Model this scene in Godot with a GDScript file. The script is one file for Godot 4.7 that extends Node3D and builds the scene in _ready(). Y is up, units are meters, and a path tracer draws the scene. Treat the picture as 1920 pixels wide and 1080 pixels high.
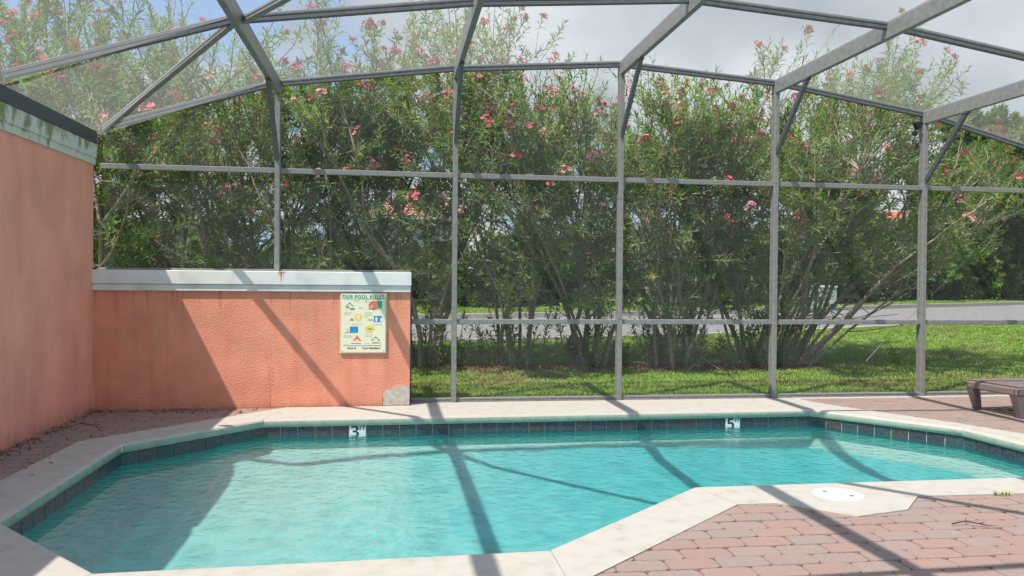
extends Node3D

# ---------------------------------------------------------------- numbers shared by the builders
const XW := -2.86            # inner face of the tall left wall
const ZS := -8.58            # plane of the end screen
const ZK := -8.38            # front face of the low wall
const POSTS := [-1.163, 0.643, 2.428, 4.198, 5.999, 7.8]
const ARCH_X := [-2.84, -1.163, 0.643, 2.428, 4.198, 5.999, 7.8]
const ARCH_H := [2.72, 3.225, 3.455, 3.58, 3.455, 3.18, 2.72]
const ARCH_Z := [-8.58, -6.5, -2.25]
var POOL: PackedVector2Array = PackedVector2Array([
	Vector2(-1.15, -7.66), Vector2(-2.06, -6.66), Vector2(-2.05, -4.65), Vector2(-1.28, -3.79), Vector2(0.745, -3.85),
	Vector2(1.888, -4.922), Vector2(4.45, -4.93), Vector2(5.1, -5.6), Vector2(5.05, -6.62), Vector2(4.22, -7.76)])
const WATER_Y := -0.15
const SUN_DIR := Vector3(0.49, -1.0, -0.32)
var rng := RandomNumberGenerator.new()
var taken := {}
var M := {}

# ---------------------------------------------------------------- small helpers
func numbered(called: String, parent: Node) -> String:
	var key := str(parent.get_instance_id()) + called
	var n: int = taken.get(key, 0)
	taken[key] = n + 1
	return called if n == 0 else "%s_%03d" % [called, n]

func obj(called: String, mesh: Mesh, mat: Material, parent: Node = self, at := Transform3D()) -> MeshInstance3D:
	var o := MeshInstance3D.new()
	o.name = numbered(called, parent)
	o.mesh = mesh
	if mat: o.material_override = mat
	o.transform = at
	parent.add_child(o, true)
	return o

func thing(called: String, label: String, category: String, at := Vector3.ZERO, turn := 0.0, group := "") -> Node3D:
	var o := Node3D.new()
	o.name = numbered(called, self)
	add_child(o, true)
	o.position = at
	o.rotation.y = turn
	tag(o, label, category, group)
	return o

func tag(o: Node, label: String, category := "", group := "", kind := "") -> Node:
	o.set_meta("label", label)
	if category: o.set_meta("category", category)
	if group: o.set_meta("group", group)
	if kind: o.set_meta("kind", kind)
	return o

func scatter(called: String, mesh: Mesh, mat: Material, where: Array, colors: Array, parent: Node = self) -> MultiMeshInstance3D:
	var mm := MultiMesh.new()
	mm.transform_format = MultiMesh.TRANSFORM_3D
	mm.use_colors = true
	mm.mesh = mesh
	mm.instance_count = where.size()
	for i in where.size():
		mm.set_instance_transform(i, where[i])
		mm.set_instance_color(i, colors[i])
	var o := MultiMeshInstance3D.new()
	o.name = numbered(called, parent)
	o.multimesh = mm
	o.material_override = mat
	o.set_meta("kind", "stuff")
	parent.add_child(o, true)
	return o

func begin() -> SurfaceTool:
	var st := SurfaceTool.new()
	st.begin(Mesh.PRIMITIVE_TRIANGLES)
	st.set_smooth_group(-1)
	return st

func done(st: SurfaceTool) -> ArrayMesh:
	st.generate_normals()
	return st.commit()

# one triangle turned so that its front looks along «out»
func tri(st: SurfaceTool, a: Vector3, b: Vector3, c: Vector3, out: Vector3, ua := Vector2.ZERO, ub := Vector2.ZERO, uc := Vector2.ZERO) -> void:
	if (b - a).cross(c - a).dot(out) > 0.0:
		var t := b; b = c; c = t
		var u := ub; ub = uc; uc = u
	st.set_uv(ua); st.add_vertex(a)
	st.set_uv(ub); st.add_vertex(b)
	st.set_uv(uc); st.add_vertex(c)

func quad(st: SurfaceTool, a: Vector3, b: Vector3, c: Vector3, d: Vector3, out: Vector3, uv := Rect2(0, 0, 1, 1)) -> void:
	var p := uv.position
	var e := uv.end
	tri(st, a, b, c, out, Vector2(p.x, e.y), Vector2(e.x, e.y), Vector2(e.x, p.y))
	tri(st, a, c, d, out, Vector2(p.x, e.y), Vector2(e.x, p.y), Vector2(p.x, p.y))

# box with chamfered edges
func box(st: SurfaceTool, c: Vector3, s: Vector3, ch := 0.004, t := Basis()) -> void:
	var h := s / 2.0
	ch = minf(ch, minf(h.x, minf(h.y, h.z)) * 0.6)
	for ax in 3:
		var u := (ax + 1) % 3
		var v := (ax + 2) % 3
		for sg in [-1.0, 1.0]:
			var n := Vector3.ZERO; n[ax] = sg
			var pts := []
			for k in [[-1, -1], [1, -1], [1, 1], [-1, 1]]:
				var p := Vector3.ZERO
				p[ax] = sg * h[ax]; p[u] = k[0] * (h[u] - ch); p[v] = k[1] * (h[v] - ch)
				pts.append(c + t * p)
			quad(st, pts[0], pts[1], pts[2], pts[3], t * n)
	for ax in 3:
		var u := (ax + 1) % 3
		var v := (ax + 2) % 3
		for su in [-1.0, 1.0]:
			for sv in [-1.0, 1.0]:
				var e := []
				for k in [[-1, 0], [1, 0], [1, 1], [-1, 1]]:
					var p := Vector3.ZERO
					p[ax] = k[0] * (h[ax] - ch)
					p[u] = su * (h[u] - (ch if k[1] else 0.0)); p[v] = sv * (h[v] - (0.0 if k[1] else ch))
					e.append(c + t * p)
				var n := Vector3.ZERO; n[u] = su; n[v] = sv
				quad(st, e[0], e[1], e[2], e[3], t * n)
	for sx in [-1.0, 1.0]:
		for sy in [-1.0, 1.0]:
			for sz in [-1.0, 1.0]:
				var q := Vector3(sx, sy, sz)
				tri(st, c + t * (q * (h - Vector3(0, ch, ch))), c + t * (q * (h - Vector3(ch, 0, ch))), c + t * (q * (h - Vector3(ch, ch, 0))), t * q)

# a closed profile (x = sideways, y = up) swept straight from a to b, with caps
func bar(st: SurfaceTool, profile: PackedVector2Array, a: Vector3, b: Vector3, up := Vector3.UP) -> void:
	var d := (b - a).normalized()
	var side := d.cross(up).normalized()
	var top := side.cross(d).normalized()
	var n := profile.size()
	var mid := Vector2.ZERO
	for p in profile: mid += p / n
	var area := 0.0
	for i in n: area += profile[i].cross(profile[(i + 1) % n])
	for i in n:
		var p := profile[i]
		var q := profile[(i + 1) % n]
		var e := (q - p)
		var nn := Vector2(e.y, -e.x) * signf(area)
		var pa := side * p.x + top * p.y
		var qa := side * q.x + top * q.y
		quad(st, a + pa, b + pa, b + qa, a + qa, side * nn.x + top * nn.y)
	for t in Geometry2D.triangulate_polygon(profile).size() / 3:
		var idx := Geometry2D.triangulate_polygon(profile)
		var v := []
		for k in 3: v.append(side * profile[idx[t * 3 + k]].x + top * profile[idx[t * 3 + k]].y)
		tri(st, a + v[0], a + v[1], a + v[2], -d)
		tri(st, b + v[0], b + v[1], b + v[2], d)

# aluminium extrusion w by h with chamfered corners and a screen groove in the two faces across «top»
func extrusion(w: float, h: float, groove := true) -> PackedVector2Array:
	var x := w / 2.0
	var y := h / 2.0
	var c := 0.004
	var g := 0.005
	if not groove:
		return PackedVector2Array([Vector2(-x + c, -y), Vector2(x - c, -y), Vector2(x, -y + c), Vector2(x, y - c), Vector2(x - c, y), Vector2(-x + c, y), Vector2(-x, y - c), Vector2(-x, -y + c)])
	return PackedVector2Array([Vector2(-x + c, -y), Vector2(x - c, -y), Vector2(x, -y + c), Vector2(x, -g), Vector2(x - 0.006, -g), Vector2(x - 0.006, g), Vector2(x, g), Vector2(x, y - c),
		Vector2(x - c, y), Vector2(-x + c, y), Vector2(-x, y - c), Vector2(-x, g), Vector2(-x + 0.006, g), Vector2(-x + 0.006, -g), Vector2(-x, -g), Vector2(-x, -y + c)])

func tube(st: SurfaceTool, a: Vector3, b: Vector3, ra: float, rb: float, sides := 5) -> void:
	var d := (b - a).normalized()
	var u := d.cross(Vector3(0.3, 0.1, 0.95)).normalized()
	var v := d.cross(u)
	st.set_smooth_group(1)
	for i in sides:
		var p := Vector2.from_angle(TAU * i / sides)
		var q := Vector2.from_angle(TAU * (i + 1) / sides)
		var n1 := u * p.x + v * p.y
		var n2 := u * q.x + v * q.y
		quad(st, a + n1 * ra, a + n2 * ra, b + n2 * rb, b + n1 * rb, n1 + n2)

func noise(freq: float, seed_ := 1, oct := 4) -> FastNoiseLite:
	var n := FastNoiseLite.new()
	n.noise_type = FastNoiseLite.TYPE_SIMPLEX_SMOOTH
	n.frequency = freq
	n.seed = seed_
	n.fractal_type = FastNoiseLite.FRACTAL_FBM
	n.fractal_octaves = oct
	return n

func noise_tex(size: int, freq: float, ramp: Array, seed_ := 1, oct := 5, normal := false, bump := 4.0) -> NoiseTexture2D:
	var t := NoiseTexture2D.new()
	t.width = size; t.height = size; t.seamless = true
	t.noise = noise(freq, seed_, oct)
	if ramp.size():
		var g := Gradient.new()
		g.offsets = PackedFloat32Array(ramp.map(func(r): return r[0]))
		g.colors = PackedColorArray(ramp.map(func(r): return r[1]))
		t.color_ramp = g
	if normal:
		t.as_normal_map = true
		t.bump_strength = bump
	return t

func lin(r: float, g: float, b: float) -> Color:
	return Color(r, g, b).linear_to_srgb()

func mat(color: Color, rough := 0.7, spec := 0.5) -> StandardMaterial3D:
	var m := StandardMaterial3D.new()
	m.albedo_color = color
	m.roughness = rough
	m.metallic_specular = spec
	return m

func tri_map(m: StandardMaterial3D, scale: float) -> StandardMaterial3D:
	m.uv1_triplanar = true
	m.uv1_world_triplanar = true
	m.uv1_scale = Vector3.ONE * scale
	return m

func ground_y(x: float, z: float) -> float:
	var d := clampf(-z - 8.7, 0.0, 22.0)
	return -0.03 + 0.025 * d + 0.012 * sin(x * 0.7 + z * 0.4) * smoothstep(0.0, 3.0, d)

# offsets a closed polygon outwards (away from its middle) with mitred corners
func offset_poly(poly: PackedVector2Array, d: float) -> PackedVector2Array:
	var n := poly.size()
	var area := 0.0
	for i in n: area += poly[i].cross(poly[(i + 1) % n])
	var out := PackedVector2Array()
	for i in n:
		var e1 := (poly[i] - poly[(i + n - 1) % n]).normalized()
		var e2 := (poly[(i + 1) % n] - poly[i]).normalized()
		var n1 := Vector2(e1.y, -e1.x) * signf(area)
		var n2 := Vector2(e2.y, -e2.x) * signf(area)
		var m := (n1 + n2).normalized()
		out.append(poly[i] + m * d / maxf(0.3, m.dot(n1)))
	return out

# ================================================================= scene
func _ready() -> void:
	rng.seed = 7
	camera_and_light()
	materials()
	terrain_and_road()
	pool()
	pavers()
	walls()
	enclosure()
	sign_board()
	background()
	shrubs()
	grass()
	small_things()

func camera_and_light() -> void:
	var cam := Camera3D.new()
	cam.name = "camera"
	var yaw := deg_to_rad(8.32)
	var pitch := deg_to_rad(-0.642)
	var roll := deg_to_rad(0.502)
	var f := Vector3(sin(yaw) * cos(pitch), sin(pitch), -cos(yaw) * cos(pitch))
	var r := f.cross(Vector3.UP).normalized()
	var u := r.cross(f)
	cam.transform = Transform3D(Basis(r * cos(roll) + u * sin(roll), u * cos(roll) - r * sin(roll), -f), Vector3(0, 1.3, 0))
	cam.fov = rad_to_deg(2.0 * atan(540.0 / 1531.0))
	cam.near = 0.05
	cam.far = 1500.0
	add_child(cam)
	cam.current = true
	var env := Environment.new()
	env.tonemap_mode = Environment.TONE_MAPPER_LINEAR
	env.tonemap_exposure = 2.3
	env.background_mode = Environment.BG_SKY
	var pm := PanoramaSkyMaterial.new()
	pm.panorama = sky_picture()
	var sky := Sky.new()
	sky.sky_material = pm
	env.sky = sky
	env.background_energy_multiplier = 0.72
	env.sdfgi_enabled = true
	env.ssao_enabled = true
	env.ssil_enabled = true
	var we := WorldEnvironment.new()
	we.name = "world_environment"
	we.environment = env
	add_child(we)
	var sun := DirectionalLight3D.new()
	sun.name = "sun"
	sun.light_energy = 1.0
	sun.light_color = Color(1.0, 0.965, 0.915)
	sun.light_angular_distance = 0.5
	sun.shadow_enabled = true
	add_child(sun)
	sun.look_at_from_position(Vector3.ZERO, SUN_DIR, Vector3.FORWARD)

func sky_picture() -> ImageTexture:
	var w := 1024
	var h := 512
	var im := Image.create_empty(w, h, false, Image.FORMAT_RGBF)
	var big := noise(0.55, 48, 6)
	var fine := noise(2.2, 5, 5)
	for y in h:
		var el := (0.5 - (y + 0.5) / h) * PI
		for x in w:
			var az := (x + 0.5) / w * TAU   # the left edge of a panorama looks along -z
			var up := maxf(sin(el), 0.0)
			var dir := Vector3(sin(az) * cos(el), sin(el), -cos(az) * cos(el))
			var q := dir / (up + 0.35) * 1.6
			var n := big.get_noise_3dv(q) + 0.35 * fine.get_noise_3dv(q)
			var cover := smoothstep(-0.20, 0.10, n)
			var shade := clampf(0.5 + 1.1 * big.get_noise_3dv(q * 1.7 + Vector3(9, 3, 1)) + 0.5 * fine.get_noise_3dv(q * 0.8 + Vector3(4, 4, 4)), 0.0, 1.0)
			var blue := Vector3(0.15, 0.29, 0.55).lerp(Vector3(0.31, 0.43, 0.58), pow(1.0 - up, 3.0))
			var cloud := Vector3(0.27, 0.31, 0.345).lerp(Vector3(0.56, 0.585, 0.61), shade)
			var c := blue.lerp(cloud, cover * 0.94)
			# air and thin cloud brighter round the sun, added to fill the shade
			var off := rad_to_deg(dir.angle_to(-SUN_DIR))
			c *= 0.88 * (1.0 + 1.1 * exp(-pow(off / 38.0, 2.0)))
			im.set_pixel(x, y, Color(c.x, c.y, c.z))
	return ImageTexture.create_from_image(im)

func materials() -> void:
	# aluminium frame paint
	var m := tri_map(mat(Color.WHITE, 0.42, 0.5), 2.3)
	m.albedo_texture = noise_tex(256, 0.02, [[0.0, lin(0.165, 0.166, 0.168)], [0.4, lin(0.215, 0.215, 0.215)], [0.6, lin(0.23, 0.23, 0.228)], [1.0, lin(0.275, 0.273, 0.27)]], 3)
	M.alu = m
	m = tri_map(mat(Color.WHITE, 0.5, 0.4), 2.3)
	m.albedo_texture = noise_tex(256, 0.02, [[0.0, lin(0.10, 0.108, 0.122)], [1.0, lin(0.145, 0.155, 0.17)]], 4)
	M.alu_grey = m
	M.alu_dark = mat(lin(0.075, 0.082, 0.10), 0.5)
	# mesh
	m = mat(Color(0.62, 0.64, 0.66, 0.19), 0.9, 0.2)
	m.transparency = BaseMaterial3D.TRANSPARENCY_ALPHA
	m.cull_mode = BaseMaterial3D.CULL_DISABLED
	m.backlight_enabled = true
	m.backlight = Color(0.75, 0.75, 0.75)
	M.roof_mesh = m
	m = mat(Color(0.64, 0.66, 0.68, 0.068), 0.9, 0.2)
	m.transparency = BaseMaterial3D.TRANSPARENCY_ALPHA
	m.cull_mode = BaseMaterial3D.CULL_DISABLED
	M.wall_mesh = m
	# concrete coping
	m = tri_map(mat(Color.WHITE, 0.85, 0.3), 1.0)
	m.albedo_texture = noise_tex(512, 0.012, [[0.0, lin(0.345, 0.322, 0.283)], [0.2, lin(0.405, 0.382, 0.34)], [0.4, lin(0.43, 0.407, 0.365)], [0.6, lin(0.44, 0.418, 0.377)], [1.0, lin(0.455, 0.433, 0.392)]], 11, 6)
	m.heightmap_enabled = true
	m.heightmap_texture = noise_tex(512, 0.11, [], 12, 3)
	m.heightmap_scale = 0.12
	M.coping = m
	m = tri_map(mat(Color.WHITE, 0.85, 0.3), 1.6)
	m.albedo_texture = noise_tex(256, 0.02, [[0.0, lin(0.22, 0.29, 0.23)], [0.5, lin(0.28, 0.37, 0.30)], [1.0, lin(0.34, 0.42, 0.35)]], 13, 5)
	M.coping_face = m  # green: algae stain plus teal light off the water, painted in
	M.sand = mat(lin(0.07, 0.06, 0.05), 1.0, 0.1)
	# pavers
	var tones := [[0.365, 0.265, 0.24], [0.38, 0.27, 0.245], [0.35, 0.28, 0.255], [0.36, 0.287, 0.262], [0.345, 0.282, 0.265], [0.385, 0.277, 0.25]]
	M.paver = []
	var speck := noise_tex(512, 0.16, [[0.0, Color(0.62, 0.6, 0.58)], [0.42, Color(0.92, 0.9, 0.88)], [0.6, Color(1, 1, 1)], [1.0, Color(1.0, 0.98, 0.95)]], 31, 3)
	var pbump := noise_tex(512, 0.14, [], 32, 4)
	for t in tones:
		m = tri_map(mat(lin(t[0], t[1], t[2]), 0.9, 0.25), 1.9)
		m.albedo_texture = speck
		m.heightmap_enabled = true
		m.heightmap_texture = pbump
		m.heightmap_scale = 0.3
		M.paver.append(m)
	# waterline tiles, glazed
	M.tile = []
	var tt := [[[0.02, 0.032, 0.045], [0.04, 0.06, 0.078], [0.085, 0.075, 0.078]], [[0.022, 0.04, 0.046], [0.035, 0.066, 0.074], [0.075, 0.085, 0.085]], [[0.016, 0.024, 0.036], [0.036, 0.048, 0.072], [0.08, 0.065, 0.072]], [[0.03, 0.033, 0.038], [0.055, 0.052, 0.058], [0.11, 0.085, 0.08]]]
	for i in 4:
		m = tri_map(mat(Color.WHITE, 0.22, 0.5), 3.0)
		m.albedo_texture = noise_tex(256, 0.035, [[0.0, lin(tt[i][0][0], tt[i][0][1], tt[i][0][2])], [0.5, lin(tt[i][1][0], tt[i][1][1], tt[i][1][2])], [0.85, lin(tt[i][2][0], tt[i][2][1], tt[i][2][2])]], 40 + i, 6)
		m.heightmap_enabled = true
		m.heightmap_texture = noise_tex(256, 0.05, [], 50, 3)
		m.heightmap_scale = 0.2
		M.tile.append(m)
	M.grout = mat(lin(0.55, 0.60, 0.60), 0.9, 0.2)
	M.marker_white = mat(lin(0.62, 0.68, 0.70), 0.25)
	M.black = mat(lin(0.012, 0.016, 0.018), 0.5)
	# pool plaster, mottled; side, cove and floor tints paint in the water's optics
	m = tri_map(mat(Color.WHITE, 0.9, 0.2), 0.55)
	m.albedo_texture = noise_tex(512, 0.012, [[0.0, Color(0.82, 0.87, 0.87)], [0.4, Color(0.93, 0.95, 0.95)], [0.6, Color(0.98, 0.985, 0.985)], [1.0, Color(1, 1, 1)]], 61, 6)
	m.vertex_color_use_as_albedo = true
	M.plaster = m
	M.side_water_tint = mat(lin(0.03, 0.32, 0.29), 0.9, 0.2)  # stronger teal paints the tint of looking through water into the wall
	M.cove_highlight = mat(lin(0.27, 0.50, 0.47), 0.9, 0.2)  # pale strip paints the bright refracted line at the wall foot
	# water: a smooth pane, slightly milky turquoise, with ripples
	m = mat(Color(0.06, 0.56, 0.56, 0.10), 0.02, 0.5)
	m.transparency = BaseMaterial3D.TRANSPARENCY_ALPHA
	m.normal_enabled = true
	m.normal_texture = noise_tex(512, 0.02, [], 71, 6, true, 6.0)
	m.normal_scale = 0.5
	M.water = tri_map(m, 0.8)
	# stucco
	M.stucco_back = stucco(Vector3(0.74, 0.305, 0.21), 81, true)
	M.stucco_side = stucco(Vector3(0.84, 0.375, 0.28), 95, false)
	m = tri_map(mat(Color.WHITE, 0.55, 0.4), 0.9)
	m.albedo_texture = noise_tex(256, 0.012, [[0.0, lin(0.58, 0.61, 0.59)], [0.5, lin(0.70, 0.735, 0.73)], [1.0, lin(0.76, 0.79, 0.79)]], 85, 4)
	M.trim = m
	M.trim_stained = cap_stain()
	M.rust = mat(lin(0.42, 0.20, 0.07), 0.9, 0.2)
	m = tri_map(mat(Color.WHITE, 0.95, 0.2), 2.0)
	m.albedo_texture = noise_tex(256, 0.03, [[0.0, lin(0.40, 0.37, 0.33)], [1.0, lin(0.60, 0.57, 0.53)]], 86, 4)
	M.patch = m
	# lawn, road
	m = tri_map(mat(Color.WHITE, 1.0, 0.1), 0.11)
	m.albedo_texture = noise_tex(1024, 0.011, [[0.0, lin(0.04, 0.095, 0.016)], [0.40, lin(0.09, 0.185, 0.03)], [0.56, lin(0.13, 0.23, 0.045)], [0.68, lin(0.20, 0.17, 0.085)], [1.0, lin(0.20, 0.16, 0.09)]], 91, 8)
	M.lawn = m
	m = tri_map(mat(Color.WHITE, 0.95, 0.2), 0.25)
	m.albedo_texture = noise_tex(512, 0.03, [[0.0, lin(0.14, 0.138, 0.14)], [0.5, lin(0.19, 0.187, 0.185)], [1.0, lin(0.24, 0.235, 0.23)]], 92, 8)
	M.road = m
	m = tri_map(mat(Color.WHITE, 0.95, 0.2), 0.5)
	m.albedo_texture = noise_tex(256, 0.03, [[0.0, lin(0.27, 0.26, 0.24)], [1.0, lin(0.38, 0.37, 0.34)]], 93, 6)
	M.kerb = m
	# plants
	m = mat(Color.WHITE, 0.5, 0.4)
	m.vertex_color_use_as_albedo = true
	m.cull_mode = BaseMaterial3D.CULL_DISABLED
	m.backlight_enabled = true
	m.backlight = Color(0.9, 1.0, 0.5)
	M.leaf = m
	m = mat(Color.WHITE, 0.8, 0.2)
	m.vertex_color_use_as_albedo = true
	m.cull_mode = BaseMaterial3D.CULL_DISABLED
	m.backlight_enabled = true
	m.backlight = Color(0.5, 0.55, 0.25)
	M.blade = m
	m = tri_map(mat(Color.WHITE, 0.9, 0.2), 2.5)
	m.albedo_texture = noise_tex(256, 0.04, [[0.0, lin(0.14, 0.11, 0.09)], [0.5, lin(0.28, 0.23, 0.195)], [1.0, lin(0.46, 0.40, 0.35)]], 97, 5)
	M.bark = m
	M.petal = []
	for c in [[0.60, 0.15, 0.22], [0.66, 0.30, 0.36], [0.57, 0.14, 0.17]]:
		m = mat(lin(c[0], c[1], c[2]), 0.7, 0.3)
		m.cull_mode = BaseMaterial3D.CULL_DISABLED
		m.backlight_enabled = true
		m.backlight = Color(0.6, 0.3, 0.35)
		M.petal.append(m)
	m = mat(Color.WHITE, 0.95, 0.2)
	m.vertex_color_use_as_albedo = true
	M.chip = m
	m = tri_map(mat(Color.WHITE, 0.55, 0.4), 3.0)
	m.albedo_texture = noise_tex(256, 0.03, [[0.0, lin(0.15, 0.115, 0.108)], [1.0, lin(0.21, 0.17, 0.163)]], 99, 4)
	M.brown = m

# painted stucco: base colour with vertical weathering, rust runs and fine knock-down relief
func stucco(base: Vector3, seed_: int, runs: bool) -> StandardMaterial3D:
	var w := 1024
	var h := 512
	var im := Image.create_empty(w, h, false, Image.FORMAT_RGB8)
	var hm := Image.create_empty(w, h, false, Image.FORMAT_RGB8)
	var big := noise(0.006, seed_, 4)
	var streak := noise(0.02, seed_ + 1, 4)
	var grain := noise(0.10, seed_ + 2, 3)
	var knock := noise(0.10, seed_ + 3, 2)
	for y in h:
		for x in w:
			var v := float(y) / h            # 0 top, 1 bottom
			var b := big.get_noise_2d(x, y)
			var s := streak.get_noise_2d(x * (0.8 if runs else 0.42), y * 0.10)
			var c := base * (1.0 + 0.16 * b + 0.05 * grain.get_noise_2d(x, y))
			var pale := clampf(s * 1.3 + 0.1, 0.0, 1.0) * (0.17 if runs else 0.08)
			c = c.lerp(Vector3(0.62, 0.36, 0.25), pale)
			var red := clampf(-s * 1.5 - 0.15 + 0.25 * v, 0.0, 1.0) * (0.2 if runs else 0.1)
			c = c.lerp(Vector3(0.42, 0.10, 0.05), red)
			if runs:
				var run := clampf(streak.get_noise_2d(x * 2.6 + 300.0, y * 0.1 + 50.0) * 2.2 - 0.35, 0.0, 1.0) * clampf(1.0 - v * 4.0, 0.0, 1.0)
				c = c.lerp(Vector3(0.36, 0.11, 0.045), run * 0.6)
				var lime := clampf(streak.get_noise_2d(x * 1.3 + 900.0, y * 0.15) * 2.4 - 0.6, 0.0, 1.0) * smoothstep(0.9, 0.1, absf(v - 0.4) * 1.6)
				c = c.lerp(Vector3(0.60, 0.42, 0.16), lime * 0.5)
			var dirt := clampf((v - 0.90) * 9.0 + 0.5 * streak.get_noise_2d(x * 2.0, y * 1.2), 0.0, 1.0) * smoothstep(0.86, 1.0, v)
			c = c.lerp(Vector3(0.20, 0.095, 0.06), dirt * 0.6)
			var col := lin(c.x, c.y, c.z)
			im.set_pixel(x, y, col)
			var k := smoothstep(-0.25, 0.35, knock.get_noise_2d(x, y)) * 0.75 + 0.25 * (0.5 + grain.get_noise_2d(x * 2.0, y * 2.0))
			hm.set_pixel(x, y, Color(k, k, k))
	var m := mat(Color.WHITE, 0.92, 0.25)
	m.albedo_texture = ImageTexture.create_from_image(im)
	m.heightmap_enabled = true
	m.heightmap_texture = ImageTexture.create_from_image(hm)
	m.heightmap_scale = 0.15 if runs else 0.10
	return m

# white cap board with green-black mildew that runs down from its top edge
func cap_stain() -> StandardMaterial3D:
	var w := 1024
	var h := 128
	var im := Image.create_empty(w, h, false, Image.FORMAT_RGB8)
	var a := noise(0.012, 301, 4)
	var b := noise(0.05, 302, 4)
	for y in h:
		for x in w:
			var v := float(y) / h
			var c := Vector3(0.62, 0.64, 0.60) * (1.0 + 0.08 * b.get_noise_2d(x, y))
			var g := clampf(a.get_noise_2d(x * 1.0, y * 0.35) * 2.0 + 0.75 - v * 1.15 + 0.35 * b.get_noise_2d(x * 1.5, y * 0.3), 0.0, 1.0)
			c = c.lerp(Vector3(0.27, 0.29, 0.11), g * 0.8)
			c = c.lerp(Vector3(0.07, 0.065, 0.03), clampf(g - 0.86, 0.0, 1.0) * 1.8)
			im.set_pixel(x, y, lin(c.x, c.y, c.z))
	var m := mat(Color.WHITE, 0.75, 0.3)
	m.albedo_texture = ImageTexture.create_from_image(im)
	return m

# ---------------------------------------------------------------- ground, lawn, road
const ROAD_X := [-60.0, -20.0, -5.0, 0.42, 2.6, 6.1, 8.2, 10.6, 12.7, 16.1, 24.0, 40.0, 70.0]
const ROAD_NEAR := [-14.6, -14.4, -14.4, -14.7, -15.1, -16.1, -16.8, -17.6, -18.35, -19.4, -22.3, -29.0, -42.0]
const ROAD_FAR := [-20.4, -20.3, -20.3, -20.45, -20.7, -21.4, -22.0, -22.9, -23.7, -25.0, -28.3, -35.5, -49.0]

func along(xs: Array, ys: Array, x: float) -> float:
	if x <= xs[0]: return ys[0]
	for i in xs.size() - 1:
		if x <= xs[i + 1]:
			return lerpf(ys[i], ys[i + 1], (x - xs[i]) / (xs[i + 1] - xs[i]))
	return ys[-1]

func terrain_and_road() -> void:
	var st := begin()
	st.set_smooth_group(0)
	var xs := []
	var x := -60.0
	while x < 70.0:
		xs.append(x); x += 1.0
	xs = [-600.0, -150.0] + xs + [150.0, 600.0]
	var zs := [-900.0, -300.0, -120.0, -80.0]
	var z := -50.0
	while z < -9.0:
		zs.append(z); z += 1.0
	zs.append(-8.66)
	for i in xs.size() - 1:
		for j in zs.size() - 1:
			var p := [Vector2(xs[i], zs[j]), Vector2(xs[i + 1], zs[j]), Vector2(xs[i + 1], zs[j + 1]), Vector2(xs[i], zs[j + 1])]
			var v := p.map(func(q): return Vector3(q.x, ground_y(q.x, q.y), q.y))
			quad(st, v[0], v[1], v[2], v[3], Vector3.UP)
	# beside and behind the pool deck
	quad(st, Vector3(-600, -0.03, -8.66), Vector3(-3.2, -0.03, -8.66), Vector3(-3.2, -0.03, 200), Vector3(-600, -0.03, 200), Vector3.UP)
	quad(st, Vector3(8.1, -0.03, -8.66), Vector3(600, -0.03, -8.66), Vector3(600, -0.03, 200), Vector3(8.1, -0.03, 200), Vector3.UP)
	quad(st, Vector3(-3.2, -0.03, 3.0), Vector3(8.1, -0.03, 3.0), Vector3(8.1, -0.03, 200), Vector3(-3.2, -0.03, 200), Vector3.UP)
	tag(obj("ground", done(st), M.lawn), "sloping lawn ground from the screen to beyond the road", "", "", "structure")
	# road sheet and two low kerbs
	st = begin()
	var k1 := begin()
	var k2 := begin()
	x = -60.0
	while x < 69.0:
		var x2 := x + 1.0
		var n1 := along(ROAD_X, ROAD_NEAR, x)
		var n2 := along(ROAD_X, ROAD_NEAR, x2)
		var f1 := along(ROAD_X, ROAD_FAR, x)
		var f2 := along(ROAD_X, ROAD_FAR, x2)
		for k in 6:
			var a := k / 6.0
			var b := (k + 1) / 6.0
			var v := []
			for q in [Vector2(x, lerpf(n1, f1, a)), Vector2(x2, lerpf(n2, f2, a)), Vector2(x2, lerpf(n2, f2, b)), Vector2(x, lerpf(n1, f1, b))]:
				v.append(Vector3(q.x, ground_y(q.x, q.y) + 0.03, q.y))
			quad(st, v[0], v[1], v[2], v[3], Vector3.UP)
		for e in [[k1, n1, n2, 0.06], [k2, f1, f2, 0.15]]:
			var a := Vector3(x, ground_y(x, e[1]), e[1])
			var b := Vector3(x2, ground_y(x2, e[2]), e[2])
			var up: Vector3 = Vector3.UP * e[3]
			var back := Vector3(0, 0, -0.11)
			var front := Vector3(0, 0, 0.11)
			quad(e[0], a + front + up, b + front + up, b + back + up, a + back + up, Vector3.UP)
			quad(e[0], a + front, b + front, b + front + up, a + front + up, Vector3.BACK)
			quad(e[0], a + back, b + back, b + back + up, a + back + up, Vector3.FORWARD)
		x = x2
	tag(obj("road", done(st), M.road), "pale grey road beyond the row of shrubs", "", "", "structure")
	tag(obj("kerb", done(k1), M.kerb), "low pale kerb on the pool side of the road", "", "", "structure")
	tag(obj("kerb", done(k2), M.kerb), "concrete kerb on the far side of the road", "", "", "structure")

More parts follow.
